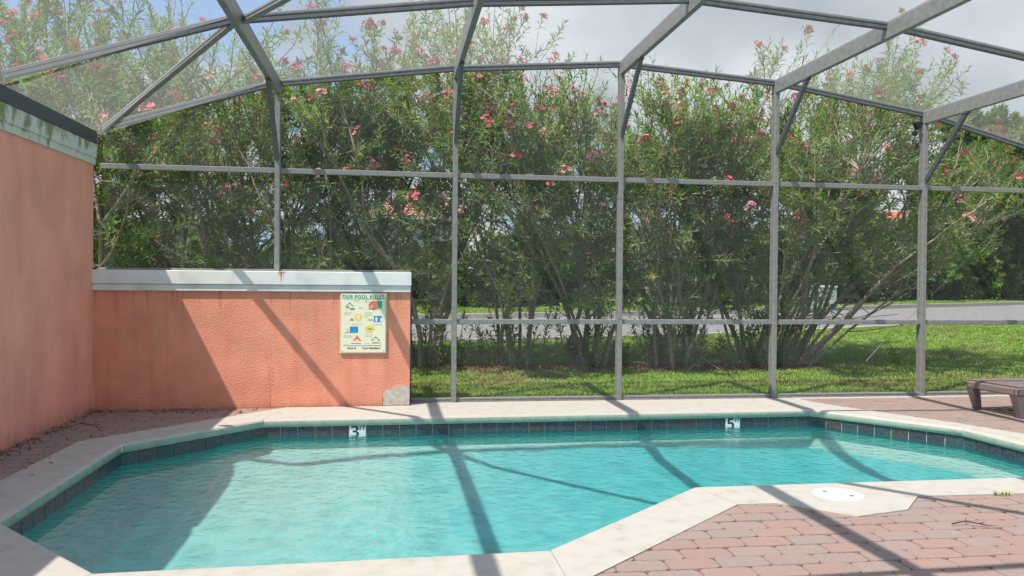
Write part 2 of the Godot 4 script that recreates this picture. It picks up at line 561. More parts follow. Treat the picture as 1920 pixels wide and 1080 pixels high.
# ---------------------------------------------------------------- pool
func pool() -> void:
	var root := Node3D.new()
	root.name = "swimming_pool"
	add_child(root)
	tag(root, "angular swimming pool with white concrete coping and dark waterline tiles", "", "", "structure")
	var n := POOL.size()
	# outer outline of each coping segment, starting from its two inner corners
	var outer := {
		0: [Vector2(-2.42, -6.80), Vector2(-1.05, -8.36)],
		1: [Vector2(-2.45, -4.50), Vector2(-2.42, -6.80)],
		2: [Vector2(-1.45, -3.36), Vector2(-2.45, -4.50)],
		3: [Vector2(0.76, -3.37), Vector2(-1.45, -3.36)],
		4: [Vector2(2.0, -4.5), Vector2(0.76, -3.37)],
		5: [Vector2(4.62, -4.52), Vector2(3.17, -4.545), Vector2(2.93, -4.285), Vector2(2.56, -4.19), Vector2(2.24, -4.49), Vector2(2.0, -4.5)],
		6: [Vector2(5.5, -5.4), Vector2(4.62, -4.52)],
		7: [Vector2(5.40, -6.35), Vector2(5.5, -5.4)],
		8: [Vector2(4.407, -8.62), Vector2(4.552, -8.1), Vector2(4.81, -7.59), Vector2(5.186, -6.9), Vector2(5.40, -6.35)],
		9: [Vector2(-1.05, -8.36), Vector2(0.19, -8.36), Vector2(0.19, -8.62), Vector2(4.407, -8.62)],
	}
	var prof := [[0.032, 0.0], [0.018, -0.002], [0.007, -0.009], [0.001, -0.020], [0.0, -0.030], [0.0, -0.072], [0.03, -0.074]]
	var rings := prof.map(func(p): return offset_poly(POOL, p[0]))
	for i in n:
		var j := (i + 1) % n
		var st := begin()
		var e := (POOL[j] - POOL[i]).normalized() * 0.0018
		var poly := PackedVector2Array([rings[0][i] + e, rings[0][j] - e])
		for p in outer[i]: poly.append(p)
		poly[2] -= e
		poly[poly.size() - 1] += e
		# a hairline joint to the next segment
		var mid := Vector2.ZERO
		for p in poly: mid += p / poly.size()
		var idx := Geometry2D.triangulate_polygon(poly)
		for t in idx.size() / 3:
			var v := []
			for k in 3:
				var q := poly[idx[t * 3 + k]]
				v.append(Vector3(q.x, 0, q.y))
			tri(st, v[0], v[1], v[2], Vector3.UP)
		for k in range(1, poly.size()):
			var a := poly[k]
			var b := poly[(k + 1) % poly.size()]
			var o := Vector3((a + b).x / 2 - mid.x, 0, (a + b).y / 2 - mid.y)
			quad(st, Vector3(a.x, -0.06, a.y), Vector3(b.x, -0.06, b.y), Vector3(b.x, 0, b.y), Vector3(a.x, 0, a.y), o)
		obj("coping", done(st), M.coping, root)
		st = begin()
		st.set_smooth_group(3)
		for k in prof.size() - 1:
			var a: Vector2 = rings[k][i] + e
			var b: Vector2 = rings[k][j] - e
			var c: Vector2 = rings[k + 1][j] - e
			var d: Vector2 = rings[k + 1][i] + e
			var inward: Vector2 = POOL[i] - rings[0][i] + POOL[j] - rings[0][j]
			quad(st, Vector3(a.x, prof[k][1], a.y), Vector3(b.x, prof[k][1], b.y), Vector3(c.x, prof[k + 1][1], c.y), Vector3(d.x, prof[k + 1][1], d.y), Vector3(inward.x, 0.3 if k < 5 else -1.0, inward.y))
			if k == 2:
				obj("coping_edge", done(st), M.coping, root)
				st = begin()
				st.set_smooth_group(3)
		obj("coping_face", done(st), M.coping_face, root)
	# shell: side, cove and a floor that falls to the right
	var wall := offset_poly(POOL, 0.03)
	var nz := noise(0.9, 401, 3)
	var line := []
	for i in n:
		var a := wall[i]
		var b := wall[(i + 1) % n]
		var cnt := int(maxf(3.0, (b - a).length() / 0.08))
		for k in cnt: line.append(a.lerp(b, float(k) / cnt))
	var c0 := Vector2(1.5, -5.9)
	var depth := func(p: Vector2, base: float) -> float:
		return base - 0.07 * smoothstep(2.0, 4.2, p.x) * (1.0 if base < -0.3 else 0.0)
	var levels := [[0.0, -0.07], [0.0, -0.285], [0.012, -0.298], [0.035, -0.318], [0.12, -0.375], [0.22, -0.412], [0.45, -0.435], [0.7, -0.45], [1.0, -0.46]]
	var m := line.size()
	var layer := []
	for l in levels:
		var row := []
		for k in m:
			var p: Vector2 = line[k]
			var t: float = l[0]
			if t > 0.0 and t < 0.3:
				t *= 1.0 + 0.55 * nz.get_noise_2d(p.x * 2.0, p.y * 2.0)
			var to := (c0 - p)
			var q := p + (to * t if t >= 0.3 else to.normalized() * t * 1.7)
			row.append(Vector3(q.x, depth.call(q, l[1]), q.y))
		layer.append(row)
	var st: SurfaceTool
	for part in [["shell_side", 0, 1, M.side_water_tint], ["cove", 1, 3, M.cove_highlight], ["pool_floor", 3, 8, M.plaster]]:
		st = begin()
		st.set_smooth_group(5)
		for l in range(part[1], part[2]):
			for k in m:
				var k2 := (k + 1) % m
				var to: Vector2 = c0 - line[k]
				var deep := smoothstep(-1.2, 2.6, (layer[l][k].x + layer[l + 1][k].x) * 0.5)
				st.set_color(Color(0.215, 0.525, 0.515).lerp(Color(0.08, 0.44, 0.465), deep))  # water absorption painted into the floor colour, paler at the left
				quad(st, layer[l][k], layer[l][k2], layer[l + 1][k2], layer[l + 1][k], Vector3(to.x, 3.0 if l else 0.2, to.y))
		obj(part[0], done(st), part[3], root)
	# waterline tiles, one by one, on a grout bed
	var bed := offset_poly(POOL, 0.024)
	st = begin()
	for i in n:
		var a := bed[i]
		var b := bed[(i + 1) % n]
		quad(st, Vector3(a.x, -0.178, a.y), Vector3(b.x, -0.178, b.y), Vector3(b.x, -0.073, b.y), Vector3(a.x, -0.073, a.y), Vector3((c0 - a).x, 0, (c0 - a).y))
	obj("grout", done(st), M.grout, root)
	var tl := offset_poly(POOL, 0.020)
	var tile_mesh := []
	for k in 2:
		var s := begin()
		box(s, Vector3.ZERO, Vector3(0.1475, 0.10, 0.012), 0.003)
		tile_mesh.append(done(s))
	for i in n:
		var a := tl[i]
		var b := tl[(i + 1) % n]
		var d := (b - a).normalized()
		var ln := (b - a).length()
		var cnt := int(round(ln / 0.1525))
		var stp := ln / cnt
		for k in cnt:
			var p := a + d * stp * (k + 0.5)
			# basis: x along the edge, z to the water
			var inw := Vector2(-d.y, d.x)
			if inw.dot(c0 - p) < 0.0: inw = -inw
			var bx := Vector3(d.x, 0, d.y)
			var bz := Vector3(inw.x, 0, inw.y)
			var by := bz.cross(bx)
			if by.y < 0.0:
				bx = -bx; by = -by
			var marker := ""
			if i == 9:
				if absf(p.x - (-0.37)) < stp * 0.5: marker = "3"
				elif absf(p.x - 3.45) < stp * 0.5: marker = "5"
			var scale_x := (stp - 0.007) / 0.1475
			var tr := Transform3D(Basis(bx * scale_x, by, bz), Vector3(p.x, -0.127, p.y))
			if marker == "":
				obj("waterline_tile", tile_mesh[0], M.tile[rng.randi() % 4], root, tr)
			else:
				var t := obj("depth_marker_tile", tile_mesh[0], M.marker_white, root, Transform3D(Basis(bx * 1.02, by, bz), Vector3(p.x, -0.127, p.y) + bz * 0.002))
				t.set_meta("label", "white depth tile reading %s FT" % marker)
				lettering("numeral", marker, 0.105, M.black, t, Vector3(-0.024, -0.004, 0.0065), true, 1.05)
				lettering("unit", "FT", 0.040, M.black, t, Vector3(0.040, 0.026, 0.0065), true, 0.9)
	# water
	st = begin()
	var wp := offset_poly(POOL, 0.012)
	var wi := Geometry2D.triangulate_polygon(wp)
	for t in wi.size() / 3:
		var v := []
		for k in 3:
			var q := wp[wi[t * 3 + k]]
			v.append(Vector3(q.x, WATER_Y, q.y))
		tri(st, v[0], v[1], v[2], Vector3.UP)
	tag(obj("pool_water", done(st), M.water), "clear turquoise pool water with light ripples", "", "", "structure")
	st = begin()
	box(st, Vector3(6.22, -0.03, -8.575), Vector3(3.6, 0.064, 0.15), 0.008)
	tag(obj("concrete_footing", done(st), M.coping, self), "narrow pale concrete footing under the right half of the screen", "", "", "structure")
	# sand bed below coping and pavers
	st = begin()
	var ring := offset_poly(POOL, 0.2)
	for i in n:
		var a := ring[i]
		var b := ring[(i + 1) % n]
		var fa := c0 + (a - c0) * 3.2
		var fb := c0 + (b - c0) * 3.2
		for q in [[a, b, fb, fa]]:
			var v: Array = q.map(func(p): return Vector3(p.x, -0.05, p.y))
			quad(st, v[0], v[1], v[2], v[3], Vector3.UP)
	tag(obj("sand_bed", done(st), M.sand), "dark bedding under the pavers, seen in their joints", "", "", "structure")

func lettering(called: String, text: String, height: float, m: Material, parent: Node, at: Vector3, bold := true, widen := 1.0) -> MeshInstance3D:
	var f := SystemFont.new()
	f.font_names = PackedStringArray(["Droid Sans"])
	f.font_weight = 700 if bold else 400
	var t := TextMesh.new()
	t.text = text
	t.font = f
	t.font_size = 64
	t.pixel_size = height / 46.0
	t.depth = 0.001
	t.curve_step = 4.0
	return obj(called, t, m, parent, Transform3D(Basis.from_scale(Vector3(widen, 1, 1)), at))

# ---------------------------------------------------------------- pavers
func paver_mesh(seed_: int) -> ArrayMesh:
	var r := RandomNumberGenerator.new()
	r.seed = seed_
	var st := begin()
	var x := 0.1200
	var z := 0.0648
	var cx := 0.022
	var cz := 0.020
	var out := [Vector2(-x + cx, -z), Vector2(x - cx, -z), Vector2(x, -z + cz), Vector2(x, z - cz), Vector2(x - cx, z), Vector2(-x + cx, z), Vector2(-x, z - cz), Vector2(-x, -z + cz)]
	var top := []
	var edge := []
	for p in out:
		p += Vector2(r.randf_range(-0.0012, 0.0012), r.randf_range(-0.0012, 0.0012))
		edge.append(p)
		top.append(p * Vector2(0.986, 0.974))
	var h := r.randf_range(-0.001, 0.001)
	for i in 8:
		var j := (i + 1) % 8
		var o := Vector3(out[i].x + out[j].x, 0, out[i].y + out[j].y)
		tri(st, Vector3(0, h, 0), Vector3(top[i].x, h, top[i].y), Vector3(top[j].x, h, top[j].y), Vector3.UP)
		quad(st, Vector3(edge[i].x, h - 0.006, edge[i].y), Vector3(edge[j].x, h - 0.006, edge[j].y), Vector3(top[j].x, h, top[j].y), Vector3(top[i].x, h, top[i].y), o + Vector3.UP * 0.1)
		quad(st, Vector3(edge[i].x, -0.04, edge[i].y), Vector3(edge[j].x, -0.04, edge[j].y), Vector3(edge[j].x, h - 0.006, edge[j].y), Vector3(edge[i].x, h - 0.006, edge[i].y), o)
	return done(st)

func in_poly(p: Vector2, poly: PackedVector2Array) -> bool:
	return Geometry2D.is_point_in_polygon(p, poly)

func pavers() -> void:
	var root := Node3D.new()
	root.name = "paver_deck"
	add_child(root)
	tag(root, "pool deck of pink and grey concrete pavers", "", "", "structure")
	var shapes := []
	for i in 4: shapes.append(paver_mesh(500 + i))
	var hole := PackedVector2Array([Vector2(-1.10, -8.30), Vector2(-2.38, -6.80), Vector2(-2.41, -4.52), Vector2(-1.44, -3.40), Vector2(0.75, -3.40),
		Vector2(2.0, -4.54), Vector2(2.26, -4.53), Vector2(2.57, -4.24), Vector2(2.91, -4.33), Vector2(3.15, -4.59), Vector2(4.6, -4.56), Vector2(5.46, -5.42), Vector2(5.36, -6.35), Vector2(5.14, -6.9), Vector2(4.77, -7.59), Vector2(4.51, -8.12), Vector2(4.37, -8.6), Vector2(4.3, -8.7), Vector2(-1.1, -8.7)])
	var spots := []
	var row := 0
	var z := -8.434
	var r := RandomNumberGenerator.new()
	r.seed = 77
	while z < -2.2:
		var x := -2.79 + (0.1225 if row % 2 else 0.0)
		while x < 7.75:
			var p := Vector2(x, z)
			# keep a stone unless all of it lies under the coping
			var all_in := true
			for c in [Vector2(-0.11, -0.055), Vector2(0.11, -0.055), Vector2(0.11, 0.055), Vector2(-0.11, 0.055), Vector2.ZERO]:
				if not in_poly(p + c, hole): all_in = false
			if not all_in and not in_poly(p, offset_poly(POOL, 0.15)) and not (z < -8.3 and x < 0.2):
				var d := Vector3(x, -1.3, z)
				var cy := cos(deg_to_rad(8.32))
				var sy := sin(deg_to_rad(8.32))
				var depth := -z * cy + x * sy
				var px := 960.0 + 1531.0 * (x * cy + z * sy) / maxf(depth, 0.3)
				var py := 530.0 + 1531.0 * 1.3 / maxf(depth, 0.3)
				var seen := px > -30.0 and px < 1950.0 and py < 1105.0
				spots.append([0.0 if not seen else 1.0 / pow(d.length(), 3), p, r.randf_range(-0.012, 0.012), r.randf_range(-0.0025, 0.001)])
			x += 0.245
		z += 0.1345
		row += 1
	spots.sort_custom(func(a, b): return a[0] > b[0])
	var rest := []
	for t in 6: rest.append(begin())
	for i in spots.size():
		var s = spots[i]
		var p: Vector2 = s[1]
		var tone := r.randi() % 6
		var tilt := Basis.from_euler(Vector3(r.randf_range(-0.006, 0.006), s[2], r.randf_range(-0.009, 0.009)))
		var tr := Transform3D(tilt, Vector3(p.x, -0.006 + s[3], p.y))
		if i < 298 and s[0] > 0.0:
			obj("paver", shapes[r.randi() % 4], M.paver[tone], root, tr)
		else:
			(rest[tone] as SurfaceTool).append_from(shapes[r.randi() % 4], 0, tr)
	for t in 6:
		var o := obj("distant_pavers", (rest[t] as SurfaceTool).commit(), M.paver[t], root)
		o.set_meta("kind", "stuff")

# ---------------------------------------------------------------- walls
func walls() -> void:
	# tall wall on the left, with a stained cap and the dark gutter beam on top
	var w := thing("stucco_wall", "tall coral stucco wall along the left side with a mildewed white cap", "wall")
	var st := begin()
	var z0 := ZK
	var z1 := 1.0
	var t := 2.40
	var uv := func(z: float) -> float: return (z - z0) / 3.0
	quad(st, Vector3(XW, -0.05, z0), Vector3(XW, -0.05, z1), Vector3(XW, t, z1), Vector3(XW, t, z0), Vector3.RIGHT, Rect2(uv.call(z0), 0, uv.call(z1), 1))
	quad(st, Vector3(XW - 0.2, -0.05, z0), Vector3(XW - 0.2, -0.05, z1), Vector3(XW - 0.2, t, z1), Vector3(XW - 0.2, t, z0), Vector3.LEFT, Rect2(0, 0, 4, 1))
	quad(st, Vector3(XW - 0.2, -0.05, z0), Vector3(XW, -0.05, z0), Vector3(XW, t, z0), Vector3(XW - 0.2, t, z0), Vector3.FORWARD, Rect2(0, 0, 0.1, 1))
	quad(st, Vector3(XW - 0.2, -0.05, z1), Vector3(XW, -0.05, z1), Vector3(XW, t, z1), Vector3(XW - 0.2, t, z1), Vector3.BACK, Rect2(0, 0, 0.1, 1))
	quad(st, Vector3(XW - 0.2, t, z0), Vector3(XW, t, z0), Vector3(XW, t, z1), Vector3(XW - 0.2, t, z1), Vector3.UP, Rect2(0, 0, 1, 0.1))
	obj("stucco_face", done(st), M.stucco_side, w)
	st = begin()
	var cx := XW + 0.024
	for c in [[cx, 2.432, 2.562], [XW + 0.014, 2.366, 2.432]]:
		quad(st, Vector3(c[0], c[1], z0 - 0.02), Vector3(c[0], c[1], z1), Vector3(c[0], c[2], z1), Vector3(c[0], c[2], z0 - 0.02), Vector3.RIGHT, Rect2(0, 0.0 if c[1] > 2.4 else 0.6, 4.2, 0.75 if c[1] > 2.4 else 0.4))
		quad(st, Vector3(XW - 0.24, c[1], z0 - 0.02), Vector3(c[0], c[1], z0 - 0.02), Vector3(c[0], c[1], z1), Vector3(XW - 0.24, c[1], z1), Vector3.DOWN, Rect2(0, 0.9, 1, 0.1))
		quad(st, Vector3(XW - 0.24, c[1], z0 - 0.02), Vector3(c[0], c[1], z0 - 0.02), Vector3(c[0], c[2], z0 - 0.02), Vector3(XW - 0.24, c[2], z0 - 0.02), Vector3.FORWARD, Rect2(0, 0.5, 0.2, 0.4))
		quad(st, Vector3(XW - 0.24, c[2], z0 - 0.02), Vector3(c[0], c[2], z0 - 0.02), Vector3(c[0], c[2], z1), Vector3(XW - 0.24, c[2], z1), Vector3.UP, Rect2(0, 0.0, 1, 0.1))
	obj("cap", done(st), M.trim_stained, w)
	# low wall at the pool's far end
	w = thing("low_stucco_wall", "low coral stucco wall under the screen with a white cap, half in shade", "wall")
	st = begin()
	var xa := XW + 0.001
	var xb := 0.18
	t = 1.16
	quad(st, Vector3(xa, -0.05, ZK), Vector3(xb, -0.05, ZK), Vector3(xb, t, ZK), Vector3(xa, t, ZK), Vector3.BACK)
	quad(st, Vector3(xb, -0.05, ZK), Vector3(xb, -0.05, ZK - 0.24), Vector3(xb, t, ZK - 0.24), Vector3(xb, t, ZK), Vector3.RIGHT, Rect2(0.1, 0, 0.08, 1))
	quad(st, Vector3(xa, -0.05, ZK - 0.24), Vector3(xb, -0.05, ZK - 0.24), Vector3(xb, t, ZK - 0.24), Vector3(xa, t, ZK - 0.24), Vector3.FORWARD)
	obj("stucco_face", done(st), M.stucco_back, w)
	st = begin()
	box(st, Vector3((xa + xb) / 2 + 0.004, 1.288, ZK - 0.112), Vector3(xb - xa + 0.012, 0.134, 0.312), 0.005)
	obj("cap", done(st), M.trim, w)
	st = begin()
	box(st, Vector3((xa + xb) / 2 + 0.001, 1.1875, ZK - 0.118), Vector3(xb - xa + 0.004, 0.065, 0.29), 0.004)
	obj("cap_lip", done(st), M.trim, w)
	st = begin()
	var zc := ZK + 0.0455
	for q in [[-1.095, 1.352, 0.010, 0.15], [-1.075, 1.345, 0.004, 0.09], [-1.115, 1.35, 0.005, 0.06]]:
		tri(st, Vector3(q[0] - q[2], q[1], zc), Vector3(q[0] + q[2], q[1], zc), Vector3(q[0] + q[2] * 0.3, q[1] - q[3] * 0.75, zc), Vector3.BACK)
	box(st, Vector3(-1.085, 1.349, zc - 0.001), Vector3(0.075, 0.005, 0.003), 0.001)
	obj("rust_stain", done(st), M.rust, w)
	# patch of bare plaster low at the right end
	var out := [Vector2(-0.095, 0.0), Vector2(0.178, 0.0), Vector2(0.178, 0.205), Vector2(0.12, 0.21), Vector2(0.05, 0.19), Vector2(-0.02, 0.18), Vector2(-0.065, 0.15), Vector2(-0.09, 0.11), Vector2(-0.085, 0.05)]
	st = begin()
	for i in range(1, out.size() - 1):
		tri(st, Vector3(out[0].x, out[0].y, ZK + 0.003), Vector3(out[i].x, out[i].y, ZK + 0.003), Vector3(out[i + 1].x, out[i + 1].y, ZK + 0.003), Vector3.BACK)
	for i in out.size():
		var a: Vector2 = out[i]
		var b: Vector2 = out[(i + 1) % out.size()]
		quad(st, Vector3(a.x, a.y, ZK - 0.002), Vector3(b.x, b.y, ZK - 0.002), Vector3(b.x, b.y, ZK + 0.003), Vector3(a.x, a.y, ZK + 0.003), Vector3((b - a).y, -(b - a).x, 0))
	obj("plaster_patch", done(st), M.patch, w).set_meta("label", "bare grey plaster patch at the lower right corner")

# ---------------------------------------------------------------- screen enclosure
func arch(x: float) -> float:
	return along(ARCH_X, ARCH_H, x)

func enclosure() -> void:
	var e := thing("screen_enclosure", "grey aluminium screen enclosure with a domed roof over the pool", "pool enclosure")
	var p22 := extrusion(0.052, 0.052, false)
	var p23 := extrusion(0.045, 0.066)
	var post := extrusion(0.05, 0.10, true)
	var beam := extrusion(0.05, 0.15, false)
	var st: SurfaceTool
	# posts (their wide side runs front to back) and the beams that run from each to the house
	for i in POSTS.size():
		var x: float = POSTS[i]
		var base := 1.358 if i == 0 else 0.0
		st = begin()
		bar(st, post, Vector3(x, base, ZS), Vector3(x, arch(x) - 0.076, ZS), Vector3.FORWARD)
		# splice plate and screws near the head
		for s in [0.05, 0.11]:
			box(st, Vector3(x - 0.0262, arch(x) - 0.14 - s, ZS + 0.02), Vector3(0.003, 0.009, 0.009), 0.001)
		obj("post", done(st), M.alu, e)
		st = begin()
		bar(st, beam, Vector3(x, arch(x), ZS - 0.05), Vector3(x, arch(x) + 0.02, -0.2))
		obj("roof_beam", done(st), M.alu, e)
		st = begin()
		bar(st, extrusion(0.042, 0.05), Vector3(x, arch(x) - 0.73, ZS + 0.045), Vector3(x, arch(x) - 0.076, ZS + 0.70))
		box(st, Vector3(x, arch(x) - 0.082, ZS + 0.69), Vector3(0.055, 0.01, 0.10), 0.002)
		obj("knee_brace", done(st), M.alu_grey, e)
	# arched cross members
	for k in ARCH_Z.size():
		for i in ARCH_X.size() - 1:
			var a := Vector3(ARCH_X[i] + 0.026, ARCH_H[i] + 0.045, ARCH_Z[k])
			var b := Vector3(ARCH_X[i + 1] - 0.026, ARCH_H[i + 1] + 0.045, ARCH_Z[k])
			if i == 0: a.x -= 0.026
			st = begin()
			bar(st, p23, a, b)
			obj("eave_beam" if k == 0 else "purlin", done(st), M.alu_grey, e)
	# diagonal wind braces in the roof
	var nodes := [[0, -8.53], [1, -6.46], [2, -4.38], [3, -2.28]]
	for i in 3:
		var a: Array = nodes[i]
		var b: Array = nodes[i + 1]
		var pa := Vector3(ARCH_X[a[0]] + 0.03, ARCH_H[a[0]] + 0.02, a[1])
		var pb := Vector3(ARCH_X[b[0]] - 0.03, ARCH_H[b[0]] + 0.02, b[1] - 0.01)
		if i: pa.x += 0.0
		st = begin()
		bar(st, extrusion(0.05, 0.05), pa, pb)
		obj("wind_brace", done(st), M.alu, e)
	# rails and bottom plates, bay by bay
	var edges := [XW + 0.0] + POSTS
	for i in edges.size() - 1:
		var xa: float = edges[i] + (0.025 if i else 0.0)
		var xb: float = edges[i + 1] - 0.025
		st = begin()
		bar(st, p22, Vector3(xa, 2.378, ZS), Vector3(xb, 2.378, ZS))
		obj("mid_rail", done(st), M.alu, e)
		if i == 0:
			st = begin()
			box(st, Vector3((xa + xb) / 2, 1.3665, ZS), Vector3(xb - xa, 0.019, 0.06), 0.003)
			obj("bottom_plate", done(st), M.alu, e)
			continue
		var low := 0.0
		if i == 1:
			st = begin()
			box(st, Vector3((xa + 0.18) / 2, 1.3665, ZS), Vector3(0.18 - xa, 0.019, 0.06), 0.003)
			obj("bottom_plate", done(st), M.alu, e)
			xa = 0.20
		st = begin()
		bar(st, p22, Vector3(xa, 0.845, ZS), Vector3(xb, 0.845, ZS))
		obj("chair_rail", done(st), M.alu, e)
		st = begin()
		bar(st, extrusion(0.05, 0.045), Vector3(xa, low + 0.0225, ZS), Vector3(xb, low + 0.0225, ZS))
		obj("bottom_plate", done(st), M.alu, e)
	# jamb beside the low wall's end
	st = begin()
	bar(st, extrusion(0.02, 0.05, false), Vector3(0.1905, 0.0, ZS), Vector3(0.1905, 1.36, ZS), Vector3.FORWARD)
	obj("jamb", done(st), M.alu_dark, e)
	# right side wall of the cage
	for z in [-6.5, -4.38, -2.25]:
		st = begin()
		bar(st, post, Vector3(7.8, 0, z), Vector3(7.8, arch(7.8) - 0.08, z), Vector3.RIGHT)
		obj("post", done(st), M.alu, e)
	for y in [0.0225, 0.845]:
		st = begin()
		bar(st, p22, Vector3(7.8, y, ZS + 0.05), Vector3(7.8, y, -0.2))
		obj("bottom_plate" if y < 0.1 else "chair_rail", done(st), M.alu, e)
	# dark gutter beam along the top of the tall wall
	st = begin()
	bar(st, extrusion(0.09, 0.128, false), Vector3(XW - 0.02, 2.628, ZK - 0.02), Vector3(XW - 0.02, 2.628, 0.6))
	obj("gutter_beam", done(st), M.alu_dark, e)
	# screening, panel by panel
	for i in ARCH_X.size() - 1:
		for k in ARCH_Z.size():
			var za: float = ARCH_Z[k] + 0.02
			var zb: float = ARCH_Z[k + 1] - 0.02 if k + 1 < ARCH_Z.size() else -0.2
			st = begin()
			var xa: float = ARCH_X[i] + (0.026 if i else -0.02)
			var ya: float = ARCH_H[i] + 0.062 if i else 2.68
			var xb: float = ARCH_X[i + 1] - 0.026
			quad(st, Vector3(xa, ya, za), Vector3(xb, ARCH_H[i + 1] + 0.062, za), Vector3(xb, ARCH_H[i + 1] + 0.062, zb), Vector3(xa, ya, zb), Vector3.UP)
			obj("roof_screen", done(st), M.roof_mesh, e)
	for i in edges.size() - 1:
		var xa: float = edges[i] + 0.025
		var xb: float = edges[i + 1] - 0.025
		var cuts := [[2.40, -1.0], [1.375, 2.352]] if i == 0 else [[2.40, -1.0], [0.868, 2.352], [0.045, 0.82]]
		for c in cuts:
			var ya: float = c[0]
			var y1: float = c[1] if c[1] > 0 else arch(xa) + 0.02
			var y2: float = c[1] if c[1] > 0 else arch(xb) + 0.02
			var xc := xa
			if i == 1 and ya < 1.0:
				xc = 0.20
			st = begin()
			quad(st, Vector3(xc, ya, ZS - 0.018), Vector3(xb, ya, ZS - 0.018), Vector3(xb, y2, ZS - 0.018), Vector3(xc, y1, ZS - 0.018), Vector3.BACK)
			obj("wall_screen", done(st), M.wall_mesh, e)
			if i == 1 and ya < 1.0 and y1 > 2.0:
				st = begin()
				quad(st, Vector3(xa, 1.378, ZS - 0.018), Vector3(0.198, 1.378, ZS - 0.018), Vector3(0.198, y1, ZS - 0.018), Vector3(xa, y1, ZS - 0.018), Vector3.BACK)
				obj("wall_screen", done(st), M.wall_mesh, e)
	# bracing cable with its dark sleeve, and a small black bracket under the eave
	st = begin()
	tube(st, Vector3(5.34, 0.39, ZS - 0.03), Vector3(7.74, 2.66, ZS - 0.03), 0.0022, 0.0022, 5)
	obj("brace_cable", done(st), M.alu_dark, e)
	st = begin()
	tube(st, Vector3(5.34, 0.39, ZS - 0.03), Vector3(5.54, 0.60, ZS - 0.03), 0.009, 0.009, 7)
	obj("cable_sleeve", done(st), M.alu_dark, e)
	st = begin()
	box(st, Vector3(5.905, 3.09, ZS + 0.01), Vector3(0.05, 0.09, 0.06), 0.006, Basis.from_euler(Vector3(0, 0, 0.5)))
	box(st, Vector3(5.88, 3.0, ZS + 0.01), Vector3(0.045, 0.05, 0.05), 0.006)
	box(st, Vector3(5.945, 3.12, ZS + 0.01), Vector3(0.06, 0.02, 0.02), 0.003)
	obj("bracket", done(st), M.black, e)

